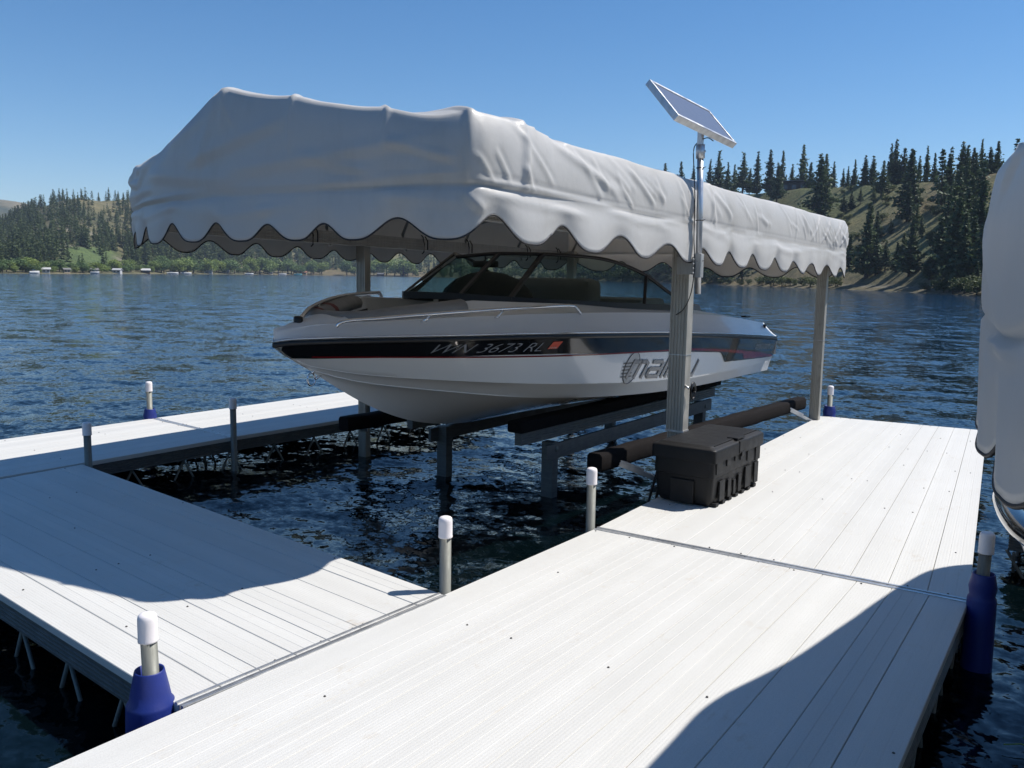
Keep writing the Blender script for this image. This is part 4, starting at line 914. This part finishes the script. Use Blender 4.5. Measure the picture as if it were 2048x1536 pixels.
for i, y in enumerate(YF):
    A = [lSH[i], lST[i], lKN[i], lCH[i], lKE[i]]; pts = []
    def seg(a, b, n, bow=0.0, last=False):
        for k in range(n+(1 if last else 0)):
            t = k/n; p = a+(b-a)*t; d = b-a; nn = np.array([d[1]*-1, d[0]]); ln = np.hypot(*d)+1e-9
            pts.append(p+np.array([-d[1], d[0]])/ln*bow*4*t*(1-t)*-1*min(1, ln*4))
    seg(A[0], A[1], 3, 0); pts.append(A[1])
    e = .0035 if A[2][0] > .02 else 0
    seg(A[1], A[2], 5, 0); pts.append(A[2]); pts.append(A[2]+np.array([-e, -.001]))
    seg(A[2]+np.array([-e, -.004]), A[3], 4, .003 if y > 4.4 else .012); pts.append(A[3])
    lip = .03*min(1, max(0, (y-4.4)/.8)); pts.append(A[3]+np.array([-lip, -.006])); base = A[3]+np.array([-lip*1.1, -.004+lip*.2])
    seg(base, A[4], 8, .035*min(1, max(0, (4.9-y)/1.2)), True)
    pts = np.array(pts); rows.append([(XC+b, y, z) for b, z in pts]+[(XC-b, y, z) for b, z in pts[::-1][1:]])
m.grid(rows); n0 = len(rows[0])
m.add(rows[-1], [tuple(range(n0))[::-1]], 0)
hull = part(m, 'hull', M_hull, boat); autosmooth(hull, 28)
# black side band etc laid on the gelcoat: strips that follow the hull side
def patch(name, mat, top, bot, y0, y1, n, off, parent=hull, both=True, nz=4):
    m = MB()
    off0 = off+.003
    for sg in ((1, -1) if both else (1,)):
        g_ = []
        for k in range(n+1):
            y = y0+(y1-y0)*k/n; off = off0+.009*max(0, 1-(y-3.1)/.5); zt, zb = top(y), bot(y); g_.append([(XC+sg*(side_b(y, zb+(zt-zb)*q/nz)+off), y, zb+(zt-zb)*q/nz) for q in range(nz+1)])
        m.grid(g_, flip=sg > 0)
    return part(m, name, mat, parent)
zS = lambda y: float(np.interp(y, YF, lSH[:, 1])); zT = lambda y: float(np.interp(y, YF, lST[:, 1]))
def zlow_(y):   # lower edge of the band, stepping down near the stern
    b = float(np.interp(y, [3.06, 3.16, 3.68, 4.18, 4.63, 5.93, 6.84], [.846, .846, .845, .847, .838, .783, .722]))
    if y < 3.4: b = max(b, float(np.interp(y, YF, lKE[:, 1]))+.004)
    if y < 6.80: return b
    if y < 6.97: t = (y-6.80)/.17; return .724+(-.095)*(1-math.cos(t*math.pi/2))
    return float(np.interp(y, [6.97, 8.4], [.629, .578]))
patch('side_band', M_stripe, lambda y: zS(y)-.012, zlow_, 3.10, 8.398, 220, .0025)
patch('red_line', M_red, lambda y: float(np.interp(y, [3.2, 5.9, 6.25, 6.9, 7.43], [.862, .800, .789, .745, .700])), lambda y: float(np.interp(y, [3.2, 5.9, 6.25, 6.9, 7.43], [.854, .790, .775, .722, .672])), 3.25, 7.43, 80, .0045, nz=1)
patch('red_flash', M_red, lambda y: float(np.interp(y, [7.40, 7.9, 8.38], [.699, .655, .590])), lambda y: float(np.interp(y, [7.40, 7.46, 8.38], [.660, .622, .584])), 7.40, 8.38, 30, .0045, nz=1)
# rub rail
def rail_path(dz=0, db=0, y1=8.4):
    P_ = [(XC+l[0]+(db if l[0] > .03 else db), y, l[1]+dz) for y, l in zip(YF, lSH) if y <= y1]; Q_ = [(2*XC-p[0], p[1], p[2]) for p in P_[::-1]]
    return Q_[:-1]+[(XC, 3.06-db, lSH[0][1]+dz)]+P_[1:]
m = MB(); m.sweep(rail_path(-.016, .004), [(-.012, -.014), (.002, -.015), (.007, -.009), (.007, .006), (.002, .013), (-.012, .013)], smooth=False); rr_ = part(m, 'rub_rail', M_black, boat); autosmooth(rr_, 40)
m = MB(); m.tube(rail_path(.006, .008), .0055, seg=6); part(m, 'rail_insert', M_steel, rr_)
# deck
m = MB(); rows = []
def hump(y):  # height of the raised inner deck under the windscreen
    return float(np.interp(y, [3.06, 3.3, 3.5, 3.8, 4.2, 4.9, 5.5, 6.6, 7.2, 8.0, 8.4], [1.0, 1.05, 1.09, 1.13, 1.175, 1.15, 1.13, 1.09, 1.04, .965, .925]))
def inner_b(y): return float(np.interp(y, [3.06, 3.3, 3.6, 4.0, 4.6, 5.4, 6.6, 7.4, 8.4], [0, .08, .22, .42, .60, .72, .80, .80, .76]))
for i, y in enumerate(YF):
    sh, cr = lSH[i], lCR[i]; ib = inner_b(y); hz = max(hump(y), cr[1]-.02); pts = [(sh[0]+.004, sh[1]+.004), (sh[0]+.002, sh[1]+.012)]
    for t in (.2, .4, .6, .8): pts.append((sh[0]+(cr[0]-sh[0])*(t+.10*math.sin(t*math.pi))*1.0, sh[1]+(cr[1]-sh[1])*(t**.85)))
    pts.append((cr[0], cr[1])); ib = min(ib, cr[0]*.9)
    pts += [(cr[0]*.975+ib*.025, cr[1]+.006), (cr[0]*.90+ib*.10, cr[1]+.007), (cr[0]*.65+ib*.35, cr[1]*.8+hz*.2+.004), (cr[0]*.3+ib*.7, cr[1]*.35+hz*.65), (ib, hz)]
    closed_ = y < 3.45 or y > 6.75; well = 0.0 if closed_ else (.16 if y < 4.25 else .60); zz = hz+.004
    if closed_: pts += [(ib*.95, hz+.003), (ib*.6, hz+.012), (ib*.3, hz+.018), (0, hz+.02)]
    else: pts += [(max(0, ib-.02), hz-.005), (max(0, ib-.05), hz-well*.5), (max(0, ib-.07), hz-well), (0, hz-well)]
    rows.append([(XC+b, y, z) for b, z in pts]+[(XC-b, y, z) for b, z in pts[::-1][1:]])
m.grid(rows, flip=True, mfun=lambda i, j: 1 if (3.45 < YF[i] < 6.75 and 13 <= j <= len(rows[0])-15) else 0)
r = rows[-1]; hr = [(XC+1.04*k/6, 8.4, .77) for k in range(-6, 7)]
m.add(list(r)+[(XC-1.04, 8.401, .60), (XC+1.04, 8.401, .60)], [tuple(range(len(r)))+(len(r), len(r)+1)], 0)
deck = part(m, 'deck', [M_deckgel, M_darkint], boat); autosmooth(deck, 32)
# bow cushions with maroon inserts
m = MB(); path = []
for k in range(29):
    t = k/28*math.pi; yy = 4.12-.62*math.sin(t)**.8; xx = XC+(.53-.0)*math.cos(t)*(1.0 if yy > 3.9 else 1)
    ib = inner_b(yy); path.append((XC+math.copysign(min(abs(xx-XC), ib+.02), xx-XC), yy, hump(yy)-.035))
m.sweep(path, [(.075*math.cos(a), .055*math.sin(a)) for a in [2*math.pi*q/12 for q in range(12)]], smooth=True); cush = part(m, 'bow_cushion', M_vinyl, boat)
for k0 in (18, 22):
    m = MB(); m.sweep(path[k0:k0+2], [(.078*math.cos(a), .058*math.sin(a)) for a in [2*math.pi*q/12 for q in range(12)]], cap=False, smooth=True); part(m, 'cushion_stripe', M_maroon, cush)
for yy in (3.98, 4.62):
    m = MB(); b = float(np.interp(yy, YF, lCR[:, 0])); m.box((XC+b-.17, yy, hump(yy)-.025 if yy < 4.3 else 1.105), (.03, .17, .035), bev=.01); part(m, 'maroon_pad', M_maroon, boat)
# grab rails
def grab(P_, sup, r=.0105):
    m = MB(); m.tube(P_, r, seg=10); o = part(m, 'grab_rail', M_steel, boat)
    for a, b in sup: m = MB(); m.tube([a, b], r*.8, seg=8); m.lathe(a, [(.018, -.004), (.018, .001), (.010, .006)], seg=12); part(m, 'rail_support', M_steel, o)
def curve_pts(P_, per=8):
    out = []; n = len(P_); P_ = [Vector(p) for p in P_]
    for i in range(n-1):
        a = P_[max(0, i-1)]; b = P_[i]; c = P_[i+1]; d = P_[min(n-1, i+2)]
        for k in range(per): t = k/per; out.append(.5*((2*b)+(c-a)*t+(2*a-5*b+4*c-d)*t*t+(3*b-a-3*c+d)*t**3))
    return out+[P_[-1]]
RN = [(-3.52, 3.265, 1.038), (-3.49, 3.30, 1.068), (-3.40, 3.48, 1.082), (-3.25, 3.75, 1.105), (-3.07, 4.22, 1.13), (-2.99, 4.62, 1.142), (-2.965, 4.82, 1.142), (-2.955, 4.87, 1.130), (-2.95, 4.93, 1.088)]
grab(curve_pts(RN), [((-3.265, 3.70, 1.062), (-3.25, 3.75, 1.105)), ((-3.08, 4.16, 1.080), (-3.07, 4.22, 1.13))])
RF = [(2*XC-x, y, z) for x, y, z in RN]
RF = [(-3.86, 3.27, 1.036), (-3.90, 3.36, 1.085), (-3.99, 3.50, 1.124), (-4.20, 3.84, 1.163), (-4.35, 4.16, 1.183), (-4.54, 4.60, 1.190), (-4.57, 4.68, 1.183), (-4.60, 4.75, 1.11)]
grab(curve_pts(RF), [((-4.07, 3.60, 1.06), (-4.06, 3.62, 1.138)), ((-4.33, 4.08, 1.09), (-4.32, 4.10, 1.178))], .014)
m = MB(); m.lathe((XC, 3.235, 0), [(.030, 1.02), (.030, 1.05), (.026, 1.054), (.028, 1.058), (.026, 1.080), (.015, 1.086)], seg=18); part(m, 'bow_light', M_black, boat)
m = MB(); c = Vector((XC, 3.325, .735)); m.tube([c+Vector((0, .035*math.cos(a)*.8, -.02+.037*math.sin(a))) for a in [2*math.pi*k/20 for k in range(21)]], .0055, seg=8); m.tube([(XC, 3.36, .775), (XC, 3.33, .75)], .008, seg=8); m.tube([(XC, 3.40, .735), (XC, 3.355, .715)], .008, seg=8); part(m, 'bow_eye', M_steel, boat)
m = MB(); m.lathe((XC+.955, 8.28, 0), [(.012, .86), (.016, .885), (.008, .90)], seg=12); m.box((XC+.9, 7.9, .985), (.05, .12, .02), bev=.008); part(m, 'cleat', M_black, boat)
# windscreen: swept V plan, black frame, tinted glass
BP = [(0, 4.12, 1.204), (.2, 4.33, 1.198), (.4, 4.58, 1.180), (.6, 4.95, 1.158), (.75, 5.45, 1.138), (.83, 6.0, 1.115), (.87, 6.6, 1.093)]
TP = [(0, 4.66, 1.457), (.17, 4.85, 1.484), (.35, 5.05, 1.489), (.50, 5.30, 1.486), (.65, 5.62, 1.462), (.75, 6.0, 1.371), (.83, 6.35, 1.215), (.87, 6.6, 1.130)]
ws = None
def at(Pl, t):
    Q_ = curve_pts(Pl, 16); k = t*(len(Q_)-1); i = min(int(k), len(Q_)-2); return Q_[i].lerp(Q_[i+1], k-i)
fr = []
for sg in (1, -1):
    bp = [Vector((XC+sg*p[0], p[1], p[2])) for p in curve_pts(BP, 10)]; tp = [Vector((XC+sg*p[0], p[1], p[2])) for p in curve_pts(TP, 10)]
    if sg == 1:
        m = MB(); full_b = None
    fr.append((bp, tp))
base_line = [p for p in fr[1][0][::-1]][:-1]+fr[0][0]; top_line = [p for p in fr[1][1][::-1]][:-1]+fr[0][1]
m = MB(); m.sweep(base_line, [(-.013, -.026), (.013, -.026), (.011, .018), (-.011, .018)]); m.tube(top_line, .0135, seg=10)
wsf = part(m, 'windscreen', M_black, boat)
def mull(sg, tb, tt, r=.014):
    a = at(BP, tb); b = at(TP, tt); a = Vector((XC+sg*a.x, a.y, a.z)); b = Vector((XC+sg*b.x, b.y, b.z)); m = MB(); m.sweep([a, a.lerp(b, .5)+Vector((0, .0, .004)), b], [(-r, -.010), (r, -.010), (r, .010), (-r, .010)]); part(m, 'mullion', M_black, wsf)
for sg in (1, -1): mull(sg, .205, .165); mull(sg, .375, .335, .018); mull(sg, .81, .735, .012)
for sg in (1, -1):
    m = MB(); g_ = []
    for k in range(41):
        t = k/40; a = at(BP, t); b = at(TP, t); g_.append([Vector((XC+sg*(a.x+(b.x-a.x)*q/6), a.y+(b.y-a.y)*q/6, a.z+(b.z-a.z)*q/6+.0)) for q in range(7)])
    m.grid(g_); part(m, 'glass', M_glass, wsf)
m = MB(); m.tube(curve_pts([(-3.46, 4.52, 1.165), (-3.44, 4.44, 1.145), (-3.42, 4.40, 1.11)]), .005, seg=6); part(m, 'cable', M_black, wsf)
# interior
m = MB(); R3 = Matrix.Identity(3)
for (c, sz, bv) in (((-4.22, 6.6, 1.13), (.85, .26, .38), .085),): m.box(c, sz, bev=bv)
part(m, 'rear_seat', M_vinyl, boat); autosmooth(bpy.data.objects[-1] if False else C.objects[-1], 60)
m = MB(); m.lathe((-4.36, 5.75, 1.0), [(.42, 0), (.41, .12), (.36, .22), (.27, .30), (.14, .35), (.01, .37)], seg=28); part(m, 'dash_pod', M_darkint, boat)
m = MB(); m.box((-3.8, 7.25, 1.03), (1.15, .75, .13), bev=.05); m.box((-3.8, 7.05, 1.09), (.7, .5, .12), bev=.05); part(m, 'sun_pad', M_vinyl, boat)
m = MB(); m.box((-4.35, 5.4, 1.02), (.45, .3, .28), bev=.04); part(m, 'dashboard', M_darkint, boat)
m = MB(); m.box((-3.30, 5.55, .93), (.36, .34, .34), bev=.06); part(m, 'passenger_seat', M_vinyl, boat)
m = MB(); m.box((-3.85, 5.05, 1.415), (.22, .04, .05), bev=.015); m.tube([(-3.85, 5.05, 1.44), (-3.8, 4.98, 1.47)], .006); part(m, 'mirror', M_black, boat)
# gear under the hull: prop shaft, strut and rudder
m = MB(); m.tube([(XC, 6.9, .25), (XC, 8.05, .12)], .014); m.box((XC, 7.9, .19), (.02, .08, .17)); part(m, 'shaft', M_steel, boat)
m = MB(); m.box((XC, 8.25, .12), (.02, .18, .32), bev=.005); part(m, 'rudder', M_steel, boat)
m = MB(); m.box((XC, 8.62, .50), (1.6, .42, .035), bev=.012); part(m, 'swim_platform', M_black, boat)
# lettering wrapped onto the hull side
def lettering(name, text, y0, z0, y1, z1, size, mat, shear=.35, off=.0095, sx=1.0, parent=hull, bold=0.0, slope=None):
    cu = bpy.data.curves.new('t', 'FONT'); cu.body = text; cu.size = 1; cu.shear = shear; cu.offset = bold; cu.resolution_u = 4
    o = bpy.data.objects.new('t', cu); C.objects.link(o); bpy.context.view_layer.update()
    dg = bpy.context.evaluated_depsgraph_get(); me = bpy.data.meshes.new_from_object(o.evaluated_get(dg)); bpy.data.objects.remove(o); bpy.data.curves.remove(cu)
    bm = bmesh.new(); bm.from_mesh(me); xs = [v.co.x for v in bm.verts]; a, b = min(xs), max(xs)
    for k in range(1, 60): bmesh.ops.bisect_plane(bm, geom=bm.verts[:]+bm.edges[:]+bm.faces[:], plane_co=(a+(b-a)*k/60, 0, 0), plane_no=(1, 0, 0))
    bm.to_mesh(me); bm.free(); wo = WORG[parent.name]
    for v in me.vertices:
        t = (v.co.x-a)/(b-a); y = y0+(y1-y0)*t; z = z0+(z1-z0)*t+v.co.y*size; y = y; v.co = Vector((XC+side_b(y, z)+off, y, z))-wo
    me.materials.clear(); me.materials.append(mat); me.name = name; q = bpy.data.objects.new(name, me); C.objects.link(q); q.parent = parent; WORG[q.name] = wo; return q
lettering('registration_number', 'WN 3673 RL', 3.795, .869, 4.475, .862, .082, M_textgrey, shear=.55, bold=-.012)
lettering('model_lettering', 'RESPONSE', 7.72, .722, 8.20, .700, .026, M_greyline, shear=.3)
lettering('model_lettering', 'RESPONSE LX', 7.70, .690, 8.24, .664, .040, M_greyline, shear=.3, bold=-.01)
def poly_on_hull(name, pts, mat, off, parent=hull):
    m = MB(); m.add([(XC+side_b(y, z)+off, y, z) for y, z in pts], [tuple(range(len(pts)))]); return part(m, name, mat, parent)
stk = poly_on_hull('registration_sticker', [(4.516, .874), (4.590, .874), (4.628, .920), (4.550, .920)], M_sticker, .0095)
lettering('sticker_print', '2006', 4.522, .877, 4.585, .877, .014, M_stkw, shear=.3, off=.0105, parent=stk)
# maker's mark: pale oval with bars and slanted grey lettering
ov = []
for k in range(36):
    a = 2*math.pi*k/36; cy, cz = 5.395, .695; ex, ez = .088*math.cos(a), .112*math.sin(a); ov.append((cy+ex+.30*ez, cz+ez-.02*ex))
lg = poly_on_hull('logo', ov, M_logolt, .004)
rim = [(XC+side_b(y, z)+.005, y, z) for y, z in ov]; m = MB(); m.tube(rim, .0022, seg=5, closed=True); part(m, 'logo_rim', M_logodk, lg)
for k in range(5):
    z = .735-.024*k; poly_on_hull('logo_bar', [(5.285-.004*k+.0, z-.006), (5.40, z-.008), (5.405, z+.002), (5.29-.004*k, z+.005)], M_logodk, .0055, lg)
def stroke_word(y0, z0, y1, z1, word, h):
    """slanted heavy letters drawn as strokes in a unit cell (x right, y up)"""
    G_ = {'m': [[(0, 0), (0, 1), (.42, 1), (.42, 0)], [(.42, 1), (.72, 1), (.85, .88), (.85, 0)]], 'a': [[(.05, 1), (.6, 1), (.7, .9), (.7, 0), (.1, 0), (0, .12), (0, .42), (.1, .52), (.7, .52)]],
          'l': [[(.0, 1.45), (.0, 0)]], 'i': [[(0, 1.0), (0, 0)], [(0, 1.25), (0, 1.42)]], 'b': [[(0, 1.45), (0, 0), (.6, 0), (.7, .12), (.7, .88), (.6, 1), (0, 1)]], 'u': [[(0, 1), (0, .12), (.1, 0), (.7, 0), (.7, 1)]]}
    W_ = {'m': 1.12, 'a': .98, 'l': .28, 'i': .30, 'b': 1.0, 'u': 1.0}; tot = sum(W_[c] for c in word); x = 0; res = []
    for ch in word:
        for st in G_[ch]:
            res.append([(x+px, py) for px, py in st])
        x += W_[ch]
    for (wid, off, mt, nm) in ((.150, .0065, M_logodk, 'logo_outline'), (.118, .0080, M_logo, 'logo_letters')):
        m = MB()
        for st in res:
            Q_ = []
            for (px, py) in st:
                t = px/tot; Q_.append(Vector((y0+(y1-y0)*t+.75*h*py, z0+(z1-z0)*t+h*py)))
            for a, b in zip(Q_, Q_[1:]):
                d = (b-a); L_ = d.length; d.normalize(); nn = Vector((-d.y, d.x))*wid*h; e = d*wid*h*.9
                q4 = [a-e-nn, b+e-nn, b+e+nn, a-e+nn]; n = 5; g_ = []
                for k in range(n+1):
                    t = k/n; lo = q4[0].lerp(q4[1], t); hi = q4[3].lerp(q4[2], t); g_.append([(XC+side_b(p.x, p.y)+off, p.x, p.y) for p in (lo, lo.lerp(hi, .5), hi)])
                m.grid(g_, flip=True, smooth=False)
        part(m, nm, mt, lg)
stroke_word(5.345, .634, 6.40, .568, 'malibu', .104)

# ================= SECOND BOAT under the right canopy =================
b2 = thing('motorboat', 'boat with black rim and yellow green cover peeking out under the right canopy', 'motorboat', (.65, 3.8, .3))
rows = []; rim2 = []; cov = []
yy2 = [2.30, 2.34, 2.42, 2.55, 2.72, 2.95, 3.3, 3.6, 3.9, 4.2, 4.45, 4.62, 4.7]; bb2 = [0, .22, .42, .60, .74, .84, .91, .90, .84, .72, .50, .25, 0]
for y, b in zip(yy2, bb2):
    z = .60; rows.append([(.65-b, y, z), (.65-b*.97, y, z-.10), (.65-b*.85, y+.05, z-.28), (.65, y+.10, z-.55), (.65+b*.85, y+.05, z-.28), (.65+b*.97, y, z-.10), (.65+b, y, z)])
    cov.append([(.65-b*.93, y+.03, z+.01), (.65-b*.8, y+.03, z-.03), (.65, y+.02, z-.05), (.65+b*.8, y+.03, z-.03), (.65+b*.93, y+.03, z+.01)])
m = MB(); m.grid(rows); m.add(rows[-1], [tuple(range(7))]); part(m, 'hull', M_hull, b2)
lft = [(.65-b, y, .605) for y, b in zip(yy2, bb2)]; rgt = [(.65+b, y, .605) for y, b in zip(yy2, bb2)]
m = MB(); m.sweep(curve_pts(rgt[::-1][:-1]+lft, 6), [(.045*math.cos(a), .038*math.sin(a)) for a in [2*math.pi*q/12 for q in range(12)]], smooth=True); part(m, 'rim', M_stripe, b2)
m = MB(); m.grid(cov, flip=True); part(m, 'cover', simple('yellow_green_cover', (.30, .33, .05), .5, var=.3, scale=5), b2)

# ================= STORAGE BOX =================
bx0, bx1, by0, by1, bh = -2.215, -1.835, 4.60, 5.40, .375
box = thing('storage_box', 'black moulded plastic dock storage box standing on the edge of the main dock', 'storage box', ((bx0+bx1)/2, (by0+by1)/2, 0))
WORG[box.name] = Vector(((bx0+bx1)/2, (by0+by1)/2, 0))
def rrect(x0, x1, y0, y1, r, n=5):
    out = []
    for cx_, cy_, a0 in ((x1-r, y1-r, 0), (x0+r, y1-r, 90), (x0+r, y0+r, 180), (x1-r, y0+r, 270)):
        for k in range(n+1): a = math.radians(a0+90*k/n); out.append((cx_+r*math.cos(a), cy_+r*math.sin(a)))
    return out
m = MB(); rings = []
for z, ins in ((.012, .030), (.0, .045)): pass
for z, ins in ((.002, .040), (.010, .026), (.035, .014), (.08, .008), (.175, .002), (.180, -.003), (.20, -.004), (.275, -.002), (.280, .004), (.285, .004)):
    rings.append([(x, y, z) for x, y in rrect(bx0+ins+.004, bx1-ins-.004, by0+ins+.004, by1-ins-.004, .028)])
m.grid(rings, closed=True, smooth=True, flip=False); m.add(rings[0], [tuple(range(len(rings[0])))[::-1]])
body = part(m, 'body', M_blackpl, box); autosmooth(body, 40)
def rib_x(y0, y1, z0, z1, d, x=bx1):   # relief on the long right face
    m.box((x+d/2-.001, (y0+y1)/2, (z0+z1)/2), (abs(d)+.008, y1-y0, z1-z0), bev=.003)
for (ya, yb, za, zb) in ((4.64, 4.73, .20, .278), (4.80, 4.86, .225, .278), (4.93, 4.965, .235, .278), (5.02, 5.08, .225, .278), (5.14, 5.24, .20, .278), (5.29, 5.37, .18, .278), (4.70, 4.78, .03, .150), (4.83, 4.88, .03, .14), (4.92, 4.955, .03, .12), (5.0, 5.05, .03, .14), (5.12, 5.22, .03, .165), (5.28, 5.35, .03, .165)):
    m = MB(); rib_x(ya, yb, za, zb, .003); part(m, 'moulded_rib', M_blackpl, body)
m = MB()
m.box(((bx0+bx1)/2, by0+.001, .085), (.15, .012, .14), bev=.004); part(m, 'moulded_panel', M_blackpl, body)
for k in range(7): m = MB(); m.box((bx1-.022, 4.68+k*.105, .012), (.05, .045, .022), bev=.004); part(m, 'foot', M_blackpl, body)
m = MB(); rings = []
for z, ins in ((.270, -.010), (.272, -.014), (.335, -.014), (.345, -.012), (.352, -.004), (.354, .012), (.362, .022), (.366, .034)):
    rings.append([(x, y, z) for x, y in rrect(bx0+ins, bx1-ins, by0+ins, by1-ins, .024)])
m.grid(rings, closed=True, smooth=True); m.add(rings[-1], [tuple(range(len(rings[0])))]); m.add(rings[0], [tuple(range(len(rings[0])))[::-1]])
for k in range(44):
    if 17 < k < 27: continue
    m.box((bx1-.030, 4.66+k*.0163, .362), (.020, .006, .006))
lid = part(m, 'lid', M_blackpl, box); autosmooth(lid, 40)
m = MB(); m.box((bx1-.030, 5.02, .366), (.07, .13, .012), bev=.004); m.box((bx1+.012, 5.02, .315), (.014, .11, .075), bev=.005); m.box((bx1+.018, 5.02, .27), (.010, .05, .03), bev=.003); part(m, 'latch', M_blackpl, lid)
m = MB(); m.box((bx0-.016, 4.75, .27), (.02, .06, .04), bev=.004); m.box((bx0-.016, 5.25, .27), (.02, .06, .04), bev=.004); part(m, 'hinge', M_blackpl, lid)

# ================= SOLAR PANEL ON ITS MAST =================
_n0 = len(C.objects)
sp_ = thing('solar_panel', 'silver framed solar panel tilted on a thin mast clamped to the near lift post', 'solar panel', (-2.345, 5.40, 1.25)); WORG[sp_.name] = Vector((-2.345, 5.40, 1.25))
m = MB(); m.tube([(-2.345, 5.455, 1.23), (-2.345, 5.43, 1.75), (-2.345, 5.40, 2.14)], .021, seg=20); mast = part(m, 'mast', M_bright, sp_)
m = MB(); m.tube([(-2.345, 5.402, 2.12), (-2.345, 5.395, 2.21)], .029, seg=20); m.box((-2.345, 5.392, 2.25), (.035, .035, .12), bev=.006); m.lathe((-2.316, 5.40, 2.165), [(.009, -.004), (.009, .004), (.005, .007)], seg=10, tilt=Matrix.Rotation(math.pi/2, 3, 'Y')); part(m, 'bracket', M_bright, sp_)
m = MB(); m.box((-2.345, 5.445, 1.42), (.055, .05, .16), bev=.004); m.box((-2.42, 5.47, 1.42), (.16, .06, .12), bev=.003)
for zz in (1.37, 1.40, 1.43, 1.46): m.lathe((-2.347, 5.362, zz), [(.007, -.003), (.007, .003)], seg=8, tilt=Matrix.Rotation(math.pi/2, 3, 'X'))
part(m, 'clamp', M_alu, sp_)
PC = [Vector(p) for p in ((-2.558, 5.051, 2.586), (-2.319, 4.988, 2.331), (-2.217, 5.711, 2.248), (-2.456, 5.774, 2.503))]
e1 = (PC[1]-PC[0]).normalized(); e2 = (PC[2]-PC[1]).normalized(); nrm = e1.cross(e2).normalized()
if nrm.z < 0: nrm = -nrm
ctr = sum(PC, Vector())/4; w1 = (PC[1]-PC[0]).length; w2 = (PC[2]-PC[1]).length; RM = Matrix((e1, e2, nrm)).transposed()
if RM.determinant() < 0: RM = Matrix((-e1, e2, nrm)).transposed()
m = MB(); f = .022; th = .045
for sx in (-1, 1): m.box(ctr+RM@Vector((sx*(w1/2-f/2), 0, -th/2)), (f, w2, th), rot=RM, bev=.003)
for sy in (-1, 1): m.box(ctr+RM@Vector((0, sy*(w2/2-f/2), -th/2)), (w1-2*f-.002, f, th), rot=RM, bev=.003)
m.box(ctr+RM@Vector((0, 0, -th+.004)), (.03, w2-.05, .02), rot=RM)
fr_ = part(m, 'frame', M_bright, sp_)
def mat_cell():
    s = NT('solar_cells'); b = s.n('ShaderNodeTexBrick'); s.l(s.coord('Generated'), b.inputs[0]); b.inputs['Scale'].default_value = 9; b.inputs['Color1'].default_value = (.085, .088, .11, 1); b.inputs['Color2'].default_value = (.10, .10, .125, 1); b.inputs['Mortar'].default_value = (.12, .12, .14, 1); b.inputs['Mortar Size'].default_value = .01; b.offset = 0
    return s.done(s.pr(b.outputs[0], .35, 0, None, **{'Coat Weight': .7, 'Coat Roughness': .12}))
m = MB(); m.box(ctr+RM@Vector((0, 0, -.009)), (w1-2*f-.001, w2-2*f-.001, .010), rot=RM); part(m, 'cells', mat_cell(), fr_)
m = MB(); cab = [(-2.345, 5.40, 2.235), (-2.385, 5.385, 2.19), (-2.382, 5.39, 2.05), (-2.370, 5.40, 1.85), (-2.372, 5.415, 1.6), (-2.36, 5.42, 1.45), (-2.36, 5.40, 1.30), (-2.42, 5.49, 1.20), (-2.47, 5.51, 1.12), (-2.53, 5.525, 1.08)]
m.tube(curve_pts(cab, 6), .0035, seg=6)
m.tube(curve_pts([(-2.345, 5.39, 2.235), (-2.30, 5.40, 2.25), (-2.28, 5.45, 2.235)], 6), .0035, seg=6)
for yy, zz in ((5.405, 2.06), (5.43, 1.72), (5.446, 1.45)): m.tube([(-2.345+.0245*math.cos(a), yy+.0245*math.sin(a), zz) for a in [2*math.pi*k/16 for k in range(17)]], .003, seg=5); m.tube([(-2.325, yy, zz), (-2.30, yy-.01, zz+.004)], .0022, seg=5)
part(m, 'cable', M_black, sp_)

# the mast stands just outside the canopy cloth: shift and size the whole panel assembly
K_ = .905
for o_ in list(C.objects)[_n0:]:
    if o_.type == 'MESH':
        wo_ = WORG[o_.name]
        for v_ in o_.data.vertices:
            q_ = v_.co+wo_; v_.co = Vector((q_.x*K_, q_.y*K_, EYE+(q_.z-EYE)*K_))-wo_
        o_.data.update()

# pond weed strands afloat beside the right hand post
m = MB()
for k in range(4):
    x, y = -.20+.05*k, 3.25+.09*k; m.tube([(x, y, WZ+.02), (x+.05, y+.03, WZ+.025), (x+.11, y+.02, WZ+.022)], .0022, seg=5)
o = m.build('water_weed', simple('weed_green', (.25, .33, .05), .6), origin=(-.2, 3.3, WZ)); tag(o, 'few yellow green weed strands floating beside the shaded post', 'water weed', kind='stuff')

# thin summer air over the lake
m = MB(); m.box((0, 0, 110), (5500, 5500, 240)); hz = m.build('haze', None or bpy.data.materials.new('haze_air')); tag(hz, kind='stuff')
hm = hz.data.materials[0]; hm.use_nodes = True; hm.node_tree.nodes.clear()
ho = hm.node_tree.nodes.new('ShaderNodeOutputMaterial'); hv = hm.node_tree.nodes.new('ShaderNodeVolumePrincipled')
hv.inputs['Color'].default_value = (.62, .76, 1.0, 1); hv.inputs['Density'].default_value = .00017; hv.inputs['Anisotropy'].default_value = .0
hm.node_tree.links.new(hv.outputs[0], ho.inputs['Volume'])
